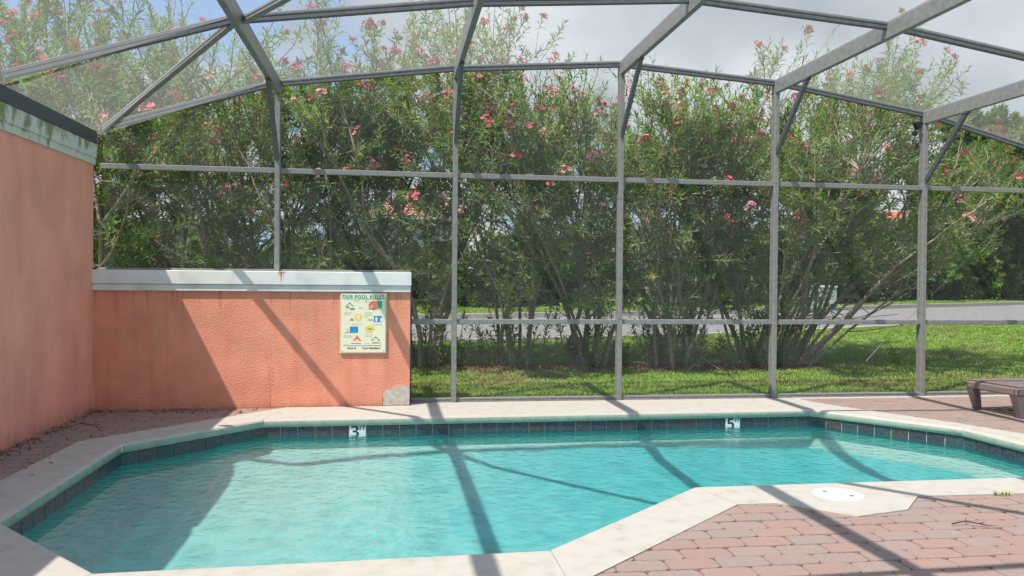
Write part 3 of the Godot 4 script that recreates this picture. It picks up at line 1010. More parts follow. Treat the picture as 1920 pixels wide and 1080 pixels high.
# ---------------------------------------------------------------- pool rules sign
func sign_board() -> void:
	var s := thing("pool_rules_sign", "cream rectangular pool rules sign with small colour drawings on the low coral wall", "sign", Vector3(-0.29, 0.84, ZK))
	var st := begin()
	box(st, Vector3(0, 0, 0.010), Vector3(0.462, 0.612, 0.02), 0.005)
	obj("board", done(st), mat(lin(0.60, 0.57, 0.45), 0.5), s)
	var w := 384
	var h := 512
	var im := Image.create_empty(w, h, false, Image.FORMAT_RGB8)
	im.fill(Color(0.91, 0.91, 0.80))
	var R := RandomNumberGenerator.new()
	R.seed = 3
	var dot := func(cx: int, cy: int, rx: int, ry: int, c: Color) -> void:
		for y in range(cy - ry, cy + ry + 1):
			for x in range(cx - rx, cx + rx + 1):
				if x >= 0 and y >= 0 and x < w and y < h and pow(float(x - cx) / rx, 2) + pow(float(y - cy) / ry, 2) <= 1.0: im.set_pixel(x, y, c)
	var peak := func(cx: int, y0: int, half: int, tall: int, c: Color) -> void:
		for y in tall:
			im.fill_rect(Rect2i(cx - half * y / tall, y0 + y, 2 * half * y / tall + 1, 1), c)
	var lines := func(x: int, y: int, n: int, wd: int) -> void:
		for k in n:
			var xx := x
			while xx < x + wd - R.randi() % 12:
				var l := 3 + R.randi() % 9
				im.fill_rect(Rect2i(xx, y + k * 9, l, 3), Color(0.36, 0.38, 0.33))
				xx += l + 3
	var green := Color(0.30, 0.65, 0.50)
	var blue := Color(0.20, 0.53, 0.78)
	var orange := Color(0.85, 0.47, 0.34)
	var yellow := Color(0.90, 0.83, 0.45)
	for q in [[26, 172, 2, 64], [26, 344, 1, 30], [204, 200, 2, 40], [204, 352, 1, 80], [150, 120, 2, 44], [204, 436, 1, 60], [26, 440, 1, 50], [90, 272, 1, 70]]: lines.call(q[0], q[1], q[2], q[3])
	im.fill_rect(Rect2i(28, 44, 320, 4), Color(0.2, 0.55, 0.6))
	im.fill_rect(Rect2i(20, 452, 332, 5), Color(0.12, 0.35, 0.62))
	lines.call(110, 56, 2, 60); lines.call(205, 56, 3, 40)
	peak.call(72, 70, 40, 44, green); peak.call(72, 84, 30, 30, Color(0.86, 0.90, 0.74)); dot.call(56, 118, 16, 10, orange); dot.call(96, 132, 24, 9, blue)
	dot.call(280, 100, 44, 42, orange); im.fill_rect(Rect2i(310, 62, 44, 62), green); dot.call(262, 110, 14, 12, Color(0.9, 0.7, 0.5)); im.fill_rect(Rect2i(232, 128, 120, 6), Color(0.3, 0.3, 0.6))
	lines.call(26, 160, 1, 80); dot.call(150, 205, 34, 36, yellow); dot.call(150, 200, 12, 26, Color(0.92, 0.92, 0.75)); peak.call(92, 206, 22, 30, orange)
	lines.call(204, 162, 4, 70); im.fill_rect(Rect2i(284, 192, 72, 56), blue); dot.call(306, 222, 12, 22, Color(0.8, 0.88, 0.92)); dot.call(346, 226, 10, 20, Color(0.85, 0.85, 0.9)); dot.call(256, 228, 26, 10, Color(0.72, 0.68, 0.66))
	lines.call(96, 262, 1, 86); lines.call(272, 262, 2, 84)
	im.fill_rect(Rect2i(76, 286, 72, 56), blue); dot.call(112, 322, 18, 8, Color(0.2, 0.66, 0.55)); dot.call(58, 318, 14, 18, Color(0.82, 0.80, 0.72)); im.fill_rect(Rect2i(34, 336, 50, 4), Color(0.3, 0.25, 0.3))
	dot.call(250, 306, 44, 30, yellow); peak.call(250, 300, 40, 12, Color(0.62, 0.42, 0.12)); lines.call(214, 336, 1, 60)
	lines.call(22, 362, 3, 80); peak.call(138, 362, 40, 52, orange); dot.call(138, 410, 22, 12, Color(0.95, 0.85, 0.6)); im.fill_rect(Rect2i(86, 432, 90, 6), Color(0.45, 0.3, 0.65))
	lines.call(204, 366, 2, 70); peak.call(300, 372, 46, 40, green); dot.call(300, 404, 20, 16, Color(0.9, 0.9, 0.75)); im.fill_rect(Rect2i(268, 424, 70, 12), orange)
	var m := mat(Color.WHITE, 0.45)
	m.albedo_texture = ImageTexture.create_from_image(im)
	st = begin()
	quad(st, Vector3(-0.219, -0.294, 0.0215), Vector3(0.219, -0.294, 0.0215), Vector3(0.219, 0.294, 0.0215), Vector3(-0.219, 0.294, 0.0215), Vector3.BACK)
	obj("print", done(st), m, s)
	lettering("title", "OUR POOL RULES", 0.037, mat(lin(0.03, 0.30, 0.21), 0.5), s, Vector3(0, 0.264, 0.0225), true, 1.0)
	lettering("footer", "Hour 9", 0.019, M.black, s, Vector3(-0.115, -0.252, 0.0225), true)
	lettering("footer", "Your Resident", 0.019, M.black, s, Vector3(0.08, -0.252, 0.0225), true)
	for c in [[-0.205, 0.28], [0.205, 0.28], [-0.205, -0.28], [0.205, -0.28]]:
		st = begin()
		box(st, Vector3(c[0], c[1], 0.022), Vector3(0.008, 0.008, 0.004), 0.001)
		obj("screw", done(st), M.rust, s)

# ---------------------------------------------------------------- plants
# whorl of lance-shaped leaves round the tip of a shoot that points along +y
func whorl(count: int, length: float, width: float, spread: float, seed_: int, tall := 0.25) -> ArrayMesh:
	var r := RandomNumberGenerator.new()
	r.seed = seed_
	var st := SurfaceTool.new()
	st.begin(Mesh.PRIMITIVE_TRIANGLES)
	st.set_smooth_group(-1)
	for i in count:
		var t := float(i) / count
		var a := i * 2.4 + r.randf() * 0.5
		var tilt := lerpf(spread * 1.25, spread * 0.45, t) + r.randf_range(-0.2, 0.2)
		var d := Vector3(cos(a) * sin(tilt), cos(tilt), sin(a) * sin(tilt))
		var side := d.cross(Vector3.UP).normalized()
		var nrm := side.cross(d).normalized()
		var L := length * r.randf_range(0.7, 1.1)
		var W := width * r.randf_range(0.8, 1.15)
		var o := Vector3(0, (t - 0.7) * tall, 0)
		var m := o + d * L * 0.45 + nrm * L * 0.05
		var tip := o + d * L - Vector3.UP * L * r.randf_range(0.02, 0.22)
		var l := m + side * W * 0.5 + nrm * W * 0.18
		var rr := m - side * W * 0.5 + nrm * W * 0.18
		var k := Color.WHITE * r.randf_range(0.8, 1.15)
		k.a = 1.0
		for tr in [[o, l, m], [o, m, rr], [l, tip, m], [m, tip, rr]]:
			for v in tr:
				st.set_color(k)
				st.add_vertex(v)
	st.generate_normals()
	return st.commit()

func flower_mesh(seed_: int, size: float) -> ArrayMesh:
	var r := RandomNumberGenerator.new()
	r.seed = seed_
	var st := begin()
	for i in 9:
		var c := Vector3(r.randf_range(-1, 1), r.randf_range(-0.3, 0.8), r.randf_range(-1, 1)) * size * 0.5
		var n := (c + Vector3(0, size * 0.5, 0)).normalized()
		var u := n.cross(Vector3(0.2, 0.3, 0.9)).normalized()
		var v := n.cross(u)
		var rad := size * r.randf_range(0.26, 0.38)
		for k in 5:
			var a := TAU * k / 5.0 + r.randf() * 0.3
			var p1 := c + (u * cos(a - 0.42) + v * sin(a - 0.42)) * rad + n * rad * 0.35
			var p2 := c + (u * cos(a + 0.42) + v * sin(a + 0.42)) * rad + n * rad * 0.28
			tri(st, c, p1, p2, n)
	return done(st)

# grows a shoot; returns nothing, collects wood in st and leaf places in leaves/tips
func grow(st: SurfaceTool, r: RandomNumberGenerator, p: Vector3, d: Vector3, length: float, rad: float, level: int, leaves: Array, tips: Array, o: Dictionary) -> void:
	var segs := 4 if level < 2 else 3
	var sides := 7 if level == 0 else (5 if level == 1 else 3)
	var path := []
	for i in segs:
		d = (d + Vector3(r.randf_range(-1, 1), r.randf_range(-0.6, 0.6), r.randf_range(-1, 1)) * (0.24 if level < 2 else 0.17) + Vector3.UP * (0.05 if level else 0.0) + o.lean * 0.04).normalized()
		if p.z > o.zmax - 0.35: d = Vector3(d.x, d.y, -absf(d.z)).normalized()   # the screen keeps the shoots out
		var q := p + d * length / segs
		var ra := lerpf(rad, rad * 0.62, float(i) / segs)
		var rb := lerpf(rad, rad * 0.62, float(i + 1) / segs)
		tube(st, p, q, ra, rb, sides)
		path.append([q, d])
		if level >= 2 and i >= 1 or level == 3 or level == 1:
			if r.randf() < (o.leafy if level > 1 else 0.4):
				leaves.append([p.lerp(q, r.randf()), (d + Vector3(r.randf_range(-1, 1), r.randf_range(-0.5, 0.8), r.randf_range(-1, 1)) * 0.6).normalized()])
		if level == 0 and i >= 1 or level == 1 and r.randf() < 0.75:
			for k in (2 if level == 0 else 1):
				var a := r.randf() * TAU
				var sd := Vector3(cos(a), r.randf_range(-0.1, 0.8), sin(a) + 0.35).normalized()
				grow(st, r, q, sd, r.randf_range(0.45, 1.05), 0.007, 3, leaves, tips, o)
		p = q
	if level >= 3:
		tips.append([p, d])
		leaves.append([p, d])
		return
	var kids: int = [3, 3, 3][level]
	if level == 2 and r.randf() < 0.3: kids = 4
	for k in kids:
		var at: Array = path[-1] if k < 2 else path[segs - 2]
		var nd: Vector3 = (at[1] + Vector3(r.randf_range(-1, 1), r.randf_range(-0.35, 0.5), r.randf_range(-1, 1)) * (0.5 + 0.06 * level)).normalized()
		grow(st, r, at[0], nd, length * r.randf_range(0.52, 0.82) * (1.0 if level else 0.92), rad * r.randf_range(0.5, 0.66), level + 1, leaves, tips, o)

func place_leaf(at: Vector3, dir: Vector3, s: float, r: RandomNumberGenerator) -> Transform3D:
	var y := dir.normalized()
	var x := y.cross(Vector3(r.randf_range(-1, 1), r.randf_range(-1, 1), r.randf_range(-1, 1))).normalized()
	return Transform3D(Basis(x * s, y * s, x.cross(y) * s), at)

var whorls := []
var flowers := []

func oleander(label: String, at: Vector3, height: float, lean: Vector3, stems: int, seed_: int, leafy: float, bloom: float, tint: float, spread := 0.3) -> void:
	at.y = ground_y(at.x, at.z) - 0.03
	var root := thing("oleander_shrub", label, "shrub", at, 0.0, "tall oleander shrubs in a row behind the screen")
	var r := RandomNumberGenerator.new()
	r.seed = seed_
	var leaves := []
	var tips := []
	stems = int(stems * 0.85)
	for s in stems:
		var a := TAU * s / stems + r.randf_range(-0.4, 0.4)
		var out := r.randf_range(0.35, 1.0) * spread
		var d := (Vector3(cos(a) * out, 1.0, sin(a) * out) + lean).normalized()
		var p := Vector3(cos(a), 0, sin(a)) * r.randf_range(0.05, 0.30)
		var st := begin()
		grow(st, r, p, d, height * r.randf_range(0.31, 0.43), r.randf_range(0.020, 0.042), 0, leaves, tips, {"lean": lean, "leafy": leafy * 0.85, "zmax": -8.95 - at.z})
		obj("stem", done(st), M.bark, root)
	# leafy suckers from the base
	var st2 := begin()
	for s in 15:
		var a := r.randf() * TAU
		var p := Vector3(cos(a), 0, sin(a)) * r.randf_range(0.1, 0.55)
		var d := Vector3(cos(a) * 0.28, 1, sin(a) * 0.28).normalized()
		var L := r.randf_range(0.3, 1.3)
		tube(st2, p, p + d * L, 0.009, 0.004, 4)
		for k in int(L * 5.0) + 2:
			var t := r.randf_range(0.25, 1.0)
			leaves.append([p + d * L * t, (d + Vector3(r.randf_range(-1, 1), r.randf_range(-0.3, 1), r.randf_range(-1, 1)) * 0.7).normalized()])
	obj("sucker_shoots", done(st2), M.bark, root)
	var where := [[], [], []]
	var colors := [[], [], []]
	for l in leaves:
		var k := r.randi() % 3
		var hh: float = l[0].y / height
		if l[0].z > -8.85 - at.z: continue
		if lean.x > 0.3 and l[0].y < 1.35 and l[0].x > 0.15: continue   # bare lower limbs on the leaning ones
		where[k].append(place_leaf(l[0], l[1], r.randf_range(0.75, 1.2), r))
		var c := Color(0.13, 0.215, 0.065).lerp(Color(0.265, 0.365, 0.115), r.randf())
		var q := r.randf()
		if q < 0.10: c = Color(0.31, 0.33, 0.09)
		elif q < 0.16: c = Color(0.23, 0.14, 0.08)
		elif q < 0.30: c = Color(0.22, 0.275, 0.18)
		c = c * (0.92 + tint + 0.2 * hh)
		c.a = 1.0
		colors[k].append(c)
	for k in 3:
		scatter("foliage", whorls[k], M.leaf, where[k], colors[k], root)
	for t in tips:
		if t[0].y > height * 0.40 and r.randf() < bloom * 4.6:
			var s := r.randf_range(0.6, 1.25)
			var y: Vector3 = (t[1] + Vector3.UP * 0.4).normalized()
			var x := y.cross(Vector3(0.3, 0.2, 0.9)).normalized()
			obj("flower_cluster", flowers[r.randi() % 3], M.petal[r.randi() % 3], root, Transform3D(Basis(x, y, x.cross(y)).scaled(Vector3.ONE * s), t[0] + y * 0.07))

func shrubs() -> void:
	for k in 3:
		whorls.append(whorl(13, 0.14, 0.023, 1.1, 900 + k))
		flowers.append(flower_mesh(930 + k, 0.102))
	oleander("tall pink-flowering oleander rising behind the left wall, furthest left of the row", Vector3(-7.4, 0, -11.2), 6.0, Vector3(0.02, 0, 0.05), 9, 101, 0.8, 0.10, 0.15)
	oleander("broad oleander full of pink flowers above the left wall's gutter beam", Vector3(-5.4, 0, -10.9), 5.9, Vector3(0.0, 0, 0.0), 11, 102, 0.85, 0.16, 0.15)
	oleander("oleander behind the joint of tall and low coral walls", Vector3(-3.9, 0, -11.3), 5.2, Vector3(0.0, 0, 0.0), 10, 103, 0.75, 0.07, 0.1)
	oleander("oleander with forked dark stems above the shaded half of the low wall", Vector3(-2.5, 0, -11.3), 5.0, Vector3(-0.02, 0, 0.0), 10, 104, 0.75, 0.05, 0.0)
	oleander("oleander just right of the post that stands on the low wall", Vector3(-1.0, 0, -11.4), 5.5, Vector3(0.0, 0, 0.0), 11, 105, 0.8, 0.06, 0.05)
	oleander("red-flowered oleander rising behind the right end of the low wall", Vector3(0.45, 0, -11.4), 5.3, Vector3(0.0, 0, 0.0), 11, 106, 0.85, 0.12, 0.1)
	oleander("tallest oleander with thin bare top shoots, in the middle bay", Vector3(1.75, 0, -11.45), 5.7, Vector3(0.03, 0, 0.0), 9, 107, 0.55, 0.03, 0.05)
	oleander("oleander left of the middle post, dense low stems", Vector3(2.75, 0, -11.35), 5.2, Vector3(0.0, 0, 0.0), 10, 108, 0.6, 0.06, 0.05)
	oleander("oleander with fallen grey sticks at its foot", Vector3(3.95, 0, -11.15), 4.9, Vector3(-0.02, 0, 0.0), 9, 109, 0.6, 0.07, 0.1)
	oleander("thick-stemmed oleander standing in the red mulch bed", Vector3(5.15, 0, -11.25), 4.8, Vector3(0.06, 0, 0.0), 10, 110, 0.7, 0.08, 0.1)
	oleander("feathery oleander whose tips reach past the rightmost post, upper right", Vector3(6.0, 0, -11.75), 4.9, Vector3(0.42, 0, 0.0), 9, 112, 0.8, 0.08, 0.15, 0.4)
	oleander("back-row oleander above the tall wall's far corner, left of the first roof beam", Vector3(-4.6, 0, -12.7), 5.6, Vector3.ZERO, 9, 121, 0.55, 0.06, 0.2)
	oleander("back-row oleander filling the gap over the middle of the low wall", Vector3(-1.8, 0, -12.6), 5.3, Vector3.ZERO, 9, 122, 0.55, 0.05, 0.2)
	oleander("back-row oleander behind the fallen sticks and mulch, between two posts", Vector3(4.5, 0, -12.6), 5.0, Vector3.ZERO, 9, 125, 0.55, 0.06, 0.2)
	oleander("twiggy oleander leaning far right over the lawn, lowest limbs nearly level", Vector3(5.75, 0, -11.2), 4.9, Vector3(0.62, 0, -0.05), 10, 111, 0.55, 0.05, 0.15, 0.42)

# ---------------------------------------------------------------- far side of the road
func hedge(root: Node3D, pts: Array, dens: float, seed_: int, dark: Color, pale: Color, leaf: ArrayMesh, size: float) -> void:
	var r := RandomNumberGenerator.new()
	r.seed = seed_
	var where := []
	var colors := []
	for p in pts:                                    # [centre, radii]
		var c: Vector3 = p[0]
		var s: Vector3 = p[1]
		var cnt := int(dens * (s.x * s.y + s.y * s.z + s.x * s.z))
		for i in cnt:
			var d := Vector3(r.randfn(), r.randfn(), r.randfn()).normalized()
			var bump := 0.78 + 0.3 * sin(d.x * 5.0 + c.x) * sin(d.y * 6.0 + c.z) + r.randf_range(-0.25, 0.14)
			var q := c + d * s * bump
			if q.y < ground_y(q.x, q.z) + 0.08: continue
			where.append(place_leaf(q, (d + Vector3(r.randf_range(-1, 1), r.randf_range(0, 1), r.randf_range(-1, 1)) * 0.6).normalized(), size * r.randf_range(0.7, 1.3), r))
			var k := r.randf()
			var col := dark.lerp(pale, k * k)
			if r.randf() < 0.07: col = pale * 1.35
			col.a = 1.0
			colors.append(col)
		for i in 4:
			var g := Vector3(c.x + r.randf_range(-0.6, 0.6) * s.x, 0, c.z + r.randf_range(-0.4, 0.4) * s.z)
			g.y = ground_y(g.x, g.z) - 0.05
			var st := begin()
			tube(st, g, Vector3(g.x + r.randf_range(-0.3, 0.3), c.y + s.y * 0.4, g.z), 0.06, 0.025, 5)
			obj("stem", done(st), M.bark, root)
	scatter("foliage", leaf, M.leaf, where, colors, root)

func background() -> void:
	var broad := whorl(14, 0.34, 0.15, 1.0, 950, 0.3)
	var r := RandomNumberGenerator.new()
	r.seed = 55
	# sunlit lower hedge behind the left half, dark tall hedge right, tree at the far right
	var h := thing("garden_hedge", "yellow-green hedge across the road, seen through the stems above the low wall", "hedge")
	var pts := []
	for i in 13:
		var x := -16.0 + i * 1.55
		pts.append([Vector3(x, 1.35 + r.randf_range(-0.2, 0.25), -26.0 + r.randf_range(-0.5, 0.5)), Vector3(1.25, 1.35, 1.0)])
	hedge(h, pts, 75.0, 201, Color(0.10, 0.155, 0.035), Color(0.23, 0.29, 0.06), broad, 0.7)
	h = thing("garden_hedge", "dark green hedge across the road behind the middle shrubs", "hedge")
	pts = []
	for i in 9:
		var x := 4.2 + i * 1.5
		pts.append([Vector3(x, 1.5 + r.randf_range(-0.25, 0.3), -26.6 - i * 0.22 + r.randf_range(-0.5, 0.5)), Vector3(1.3, 1.7, 1.1)])
	hedge(h, pts, 75.0, 202, Color(0.06, 0.12, 0.03), Color(0.19, 0.28, 0.06), broad, 0.7)
	h = thing("garden_hedge", "tall dark hedge beyond the road at the right, behind the utility box", "hedge")
	pts = []
	for i in 9:
		var x := 16.2 + i * 1.8
		var tall := 1.85 + 0.10 * i + r.randf_range(-0.3, 0.3)
		pts.append([Vector3(x, 0.3 + tall, -29.2 - i * 0.75 + r.randf_range(-0.3, 0.3)), Vector3(1.6, tall + 0.2, 1.4)])
	hedge(h, pts, 70.0, 203, Color(0.085, 0.16, 0.04), Color(0.27, 0.39, 0.08), broad, 0.75)
	var tr := thing("broadleaf_tree", "big dark tree rising over the hedge at the right edge", "tree", Vector3(26.5, 0.5, -33.5))
	var st := begin()
	tube(st, Vector3(0, -0.1, 0), Vector3(0.2, 3.4, 0), 0.26, 0.18, 8)
	for a in [[-1.8, 6.0, 0.4], [1.5, 6.4, -0.5], [0.2, 7.4, 0.9]]:
		tube(st, Vector3(0.2, 3.3, 0), Vector3(a[0], a[1], a[2]), 0.13, 0.04, 6)
	obj("trunk", done(st), M.bark, tr)
	var crown := Node3D.new()
	crown.name = "crown"
	tr.add_child(crown)
	var wh := []
	var co := []
	for c in [[-1.5, 5.6, 0.5, 1.9], [1.3, 5.8, -0.3, 2.1], [0.0, 7.2, 0.2, 1.7], [-2.4, 3.9, 0.8, 1.5], [2.4, 4.2, 0.6, 1.8], [0.1, 4.3, 1.2, 2.0], [-0.9, 7.9, -0.2, 1.0], [1.6, 7.5, 0.1, 1.1], [-3.2, 5.2, 0.2, 0.9]]:
		for i in int(190 * c[3] * c[3] * 0.8):
			var d := Vector3(r.randfn(), r.randfn(), r.randfn()).normalized()
			var q: Vector3 = Vector3(c[0], c[1], c[2]) + d * Vector3(1, 0.8, 1) * c[3] * (0.85 + 0.3 * sin(d.x * 6 + c[0]) * sin(d.y * 7) + r.randf_range(-0.3, 0.12))
			wh.append(place_leaf(q, (d + Vector3(r.randf_range(-1, 1), r.randf_range(0, 1), r.randf_range(-1, 1)) * 0.7).normalized(), r.randf_range(0.55, 0.95), r))
			var col := Color(0.07, 0.13, 0.04).lerp(Color(0.23, 0.32, 0.085), pow(r.randf(), 2.0))
			co.append(col)
	scatter("foliage", broad, M.leaf, wh, co, crown)
	# houses
	house("pink_stucco_house", "pale house with pink tiled roof showing through the shrubs left of centre", Vector3(1.2, 0.52, -40.0), 4.0, 4.2, 3.6, 1.7, lin(0.48, 0.49, 0.50), lin(0.40, 0.19, 0.15))
	house("tile_roof_house", "house with orange tiled roof above the hedge at the right", Vector3(31.0, 0.52, -48.0), 12.0, 9.0, 3.0, 2.3, lin(0.66, 0.60, 0.52), lin(0.50, 0.17, 0.10))
	house("grey_house", "pale grey house behind the hedge above the low wall", Vector3(-13.5, 0.52, -38.0), 11.0, 8.0, 3.0, 1.7, lin(0.50, 0.52, 0.55), lin(0.30, 0.29, 0.30))
	# pale green utility box on the far verge
	var b := thing("utility_box", "pale green metal utility box on the far verge before the hedge", "utility box", Vector3(14.9, ground_y(14.9, -26.9), -26.9), 0.25)
	st = begin()
	box(st, Vector3(0, 0.04, 0), Vector3(1.0, 0.08, 0.9), 0.01)
	obj("pad", done(st), M.kerb, b)
	st = begin()
	box(st, Vector3(0, 0.36, 0), Vector3(0.86, 0.56, 0.76), 0.03)
	var gm := mat(lin(0.42, 0.53, 0.45), 0.5)
	obj("cabinet", done(st), gm, b)
	st = begin()
	box(st, Vector3(0, 0.69, 0), Vector3(0.9, 0.10, 0.8), 0.04)
	obj("lid", done(st), gm, b)
	st = begin()
	box(st, Vector3(0, 0.40, 0.388), Vector3(0.06, 0.09, 0.02), 0.004)
	obj("latch", done(st), M.alu, b)

func house(called: String, label: String, at: Vector3, w: float, d: float, h: float, rise: float, wall_c: Color, roof_c: Color) -> void:
	var root := thing(called, label, "house", at)
	var wm := tri_map(mat(wall_c, 0.9, 0.2), 0.6)
	wm.albedo_texture = noise_tex(128, 0.03, [[0.0, Color(0.86, 0.86, 0.86)], [1.0, Color.WHITE]], 7, 4)
	var st := begin()
	box(st, Vector3(0, h / 2 - 0.1, 0), Vector3(w, h + 0.2, d), 0.02)
	obj("wall", done(st), wm, root)
	var rm := mat(roof_c, 0.85, 0.2)
	# hip roof in courses of barrel tiles
	st = begin()
	var ov := 0.5
	var a := Vector2(w / 2 + ov, d / 2 + ov)
	var rows := 12
	for k in rows:
		var t0 := float(k) / rows
		var t1 := float(k + 1) / rows
		var i0 := a * Vector2(1.0 - t0 * d / w * 0.95, 1.0 - t0)
		var i1 := a * Vector2(1.0 - t1 * d / w * 0.95, 1.0 - t1)
		var y0 := h + rise * t0 + 0.05
		var y1 := h + rise * t1
		for s in [[Vector3(-i0.x, y0, i0.y), Vector3(i0.x, y0, i0.y), Vector3(i1.x, y1, i1.y), Vector3(-i1.x, y1, i1.y), Vector3(0, 1, 1)],
			[Vector3(-i0.x, y0, -i0.y), Vector3(i0.x, y0, -i0.y), Vector3(i1.x, y1, -i1.y), Vector3(-i1.x, y1, -i1.y), Vector3(0, 1, -1)],
			[Vector3(i0.x, y0, -i0.y), Vector3(i0.x, y0, i0.y), Vector3(i1.x, y1, i1.y), Vector3(i1.x, y1, -i1.y), Vector3(1, 1, 0)],
			[Vector3(-i0.x, y0, -i0.y), Vector3(-i0.x, y0, i0.y), Vector3(-i1.x, y1, i1.y), Vector3(-i1.x, y1, -i1.y), Vector3(-1, 1, 0)]]:
			quad(st, s[0], s[1], s[2], s[3], s[4])
			quad(st, s[0] - Vector3(0, 0.06, 0), s[1] - Vector3(0, 0.06, 0), s[1], s[0], s[4] * Vector3(1, 0, 1))
	obj("roof", done(st), rm, root)
	st = begin()
	box(st, Vector3(0, h - 0.04, d / 2 + ov - 0.05), Vector3(w + 2 * ov, 0.2, 0.08), 0.01)
	obj("fascia", done(st), M.trim, root)
	var glass := mat(lin(0.03, 0.04, 0.05), 0.1)
	for x in ([-0.34, 0.0, 0.34] if w > 6 else [-0.2, 0.26]):
		st = begin()
		box(st, Vector3(x * w, h * 0.52, d / 2 + 0.02), Vector3(1.6, 1.5, 0.1), 0.01)
		var f := obj("window", done(st), M.trim, root)
		for s in [-1, 1]:
			st = begin()
			box(st, Vector3(x * w + s * 0.37, h * 0.52, d / 2 + 0.06), Vector3(0.66, 1.3, 0.05), 0.005)
			obj("pane", done(st), glass, f)

# ---------------------------------------------------------------- grass blades
func grass() -> void:
	var tuft := []
	for k in 3:
		var r := RandomNumberGenerator.new()
		r.seed = 700 + k
		var st := begin()
		for i in 9:
			var a := r.randf() * TAU
			var p := Vector3(r.randf_range(-0.05, 0.05), 0, r.randf_range(-0.05, 0.05))
			var d := Vector3(cos(a), 0, sin(a))
			var s := d.cross(Vector3.UP) * 0.0035
			var hgt := r.randf_range(0.035, 0.075)
			var m := p + d * hgt * 0.25 + Vector3.UP * hgt * 0.65
			var t := p + d * hgt * 0.75 + Vector3.UP * hgt
			tri(st, p - s, p + s, m + s, d)
			tri(st, p - s, m + s, m - s, d)
			tri(st, m - s, m + s, t, d)
		tuft.append(done(st))
	var r := RandomNumberGenerator.new()
	r.seed = 701
	var nz := noise(0.35, 702, 4)
	var where := [[], [], []]
	var colors := [[], [], []]
	var add := func(x: float, z: float, s: float) -> void:
		if x > 3.5 and x < 5.7 and absf(z + 11.15) < 0.42: return
		var k := r.randi() % 3
		var dry := nz.get_noise_2d(x, z * 1.6) + 0.25 * r.randf_range(-1, 1)
		if dry > 0.33 and r.randf() < 0.8: return
		var b := Basis(Vector3.UP, r.randf() * TAU).scaled(Vector3(s, s * r.randf_range(0.7, 1.25), s))
		where[k].append(Transform3D(b, Vector3(x, ground_y(x, z) - 0.004, z)))
		var c := Color(0.12, 0.235, 0.035).lerp(Color(0.25, 0.38, 0.075), r.randf())
		c = c.lerp(Color(0.24, 0.20, 0.09), smoothstep(0.08, 0.4, dry) * 0.85)
		if r.randf() < 0.06: c = Color(0.26, 0.26, 0.09)
		c.a = 1.0
		colors[k].append(c)
	for i in 62000:
		var z := -8.68 - pow(r.randf(), 1.25) * 6.0
		var x := r.randf_range(-0.6, 9.0 - 0.25 * (z + 8.7) * 1.6)
		if z < along(ROAD_X, ROAD_NEAR, x) + -0.0 and true:
			if z < along(ROAD_X, ROAD_NEAR, x) + 0.15: continue
		add.call(x, z, 1.0)
	for i in 24000:
		var x := r.randf_range(4.0, 15.5)
		var z1 := along(ROAD_X, ROAD_NEAR, x) + 0.15
		add.call(x, r.randf_range(z1, -12.5), 1.1)
	for i in 22000:
		var x := r.randf_range(-9.0, 26.0)
		var z1 := along(ROAD_X, ROAD_FAR, x) - 0.15
		add.call(x, z1 - r.randf() * 5.0, 1.25)
	for k in 3:
		var o := scatter("grass", tuft[k], M.blade, where[k], colors[k])
		tag(o, "short green lawn grass between the screen and the road", "grass", "", "stuff")

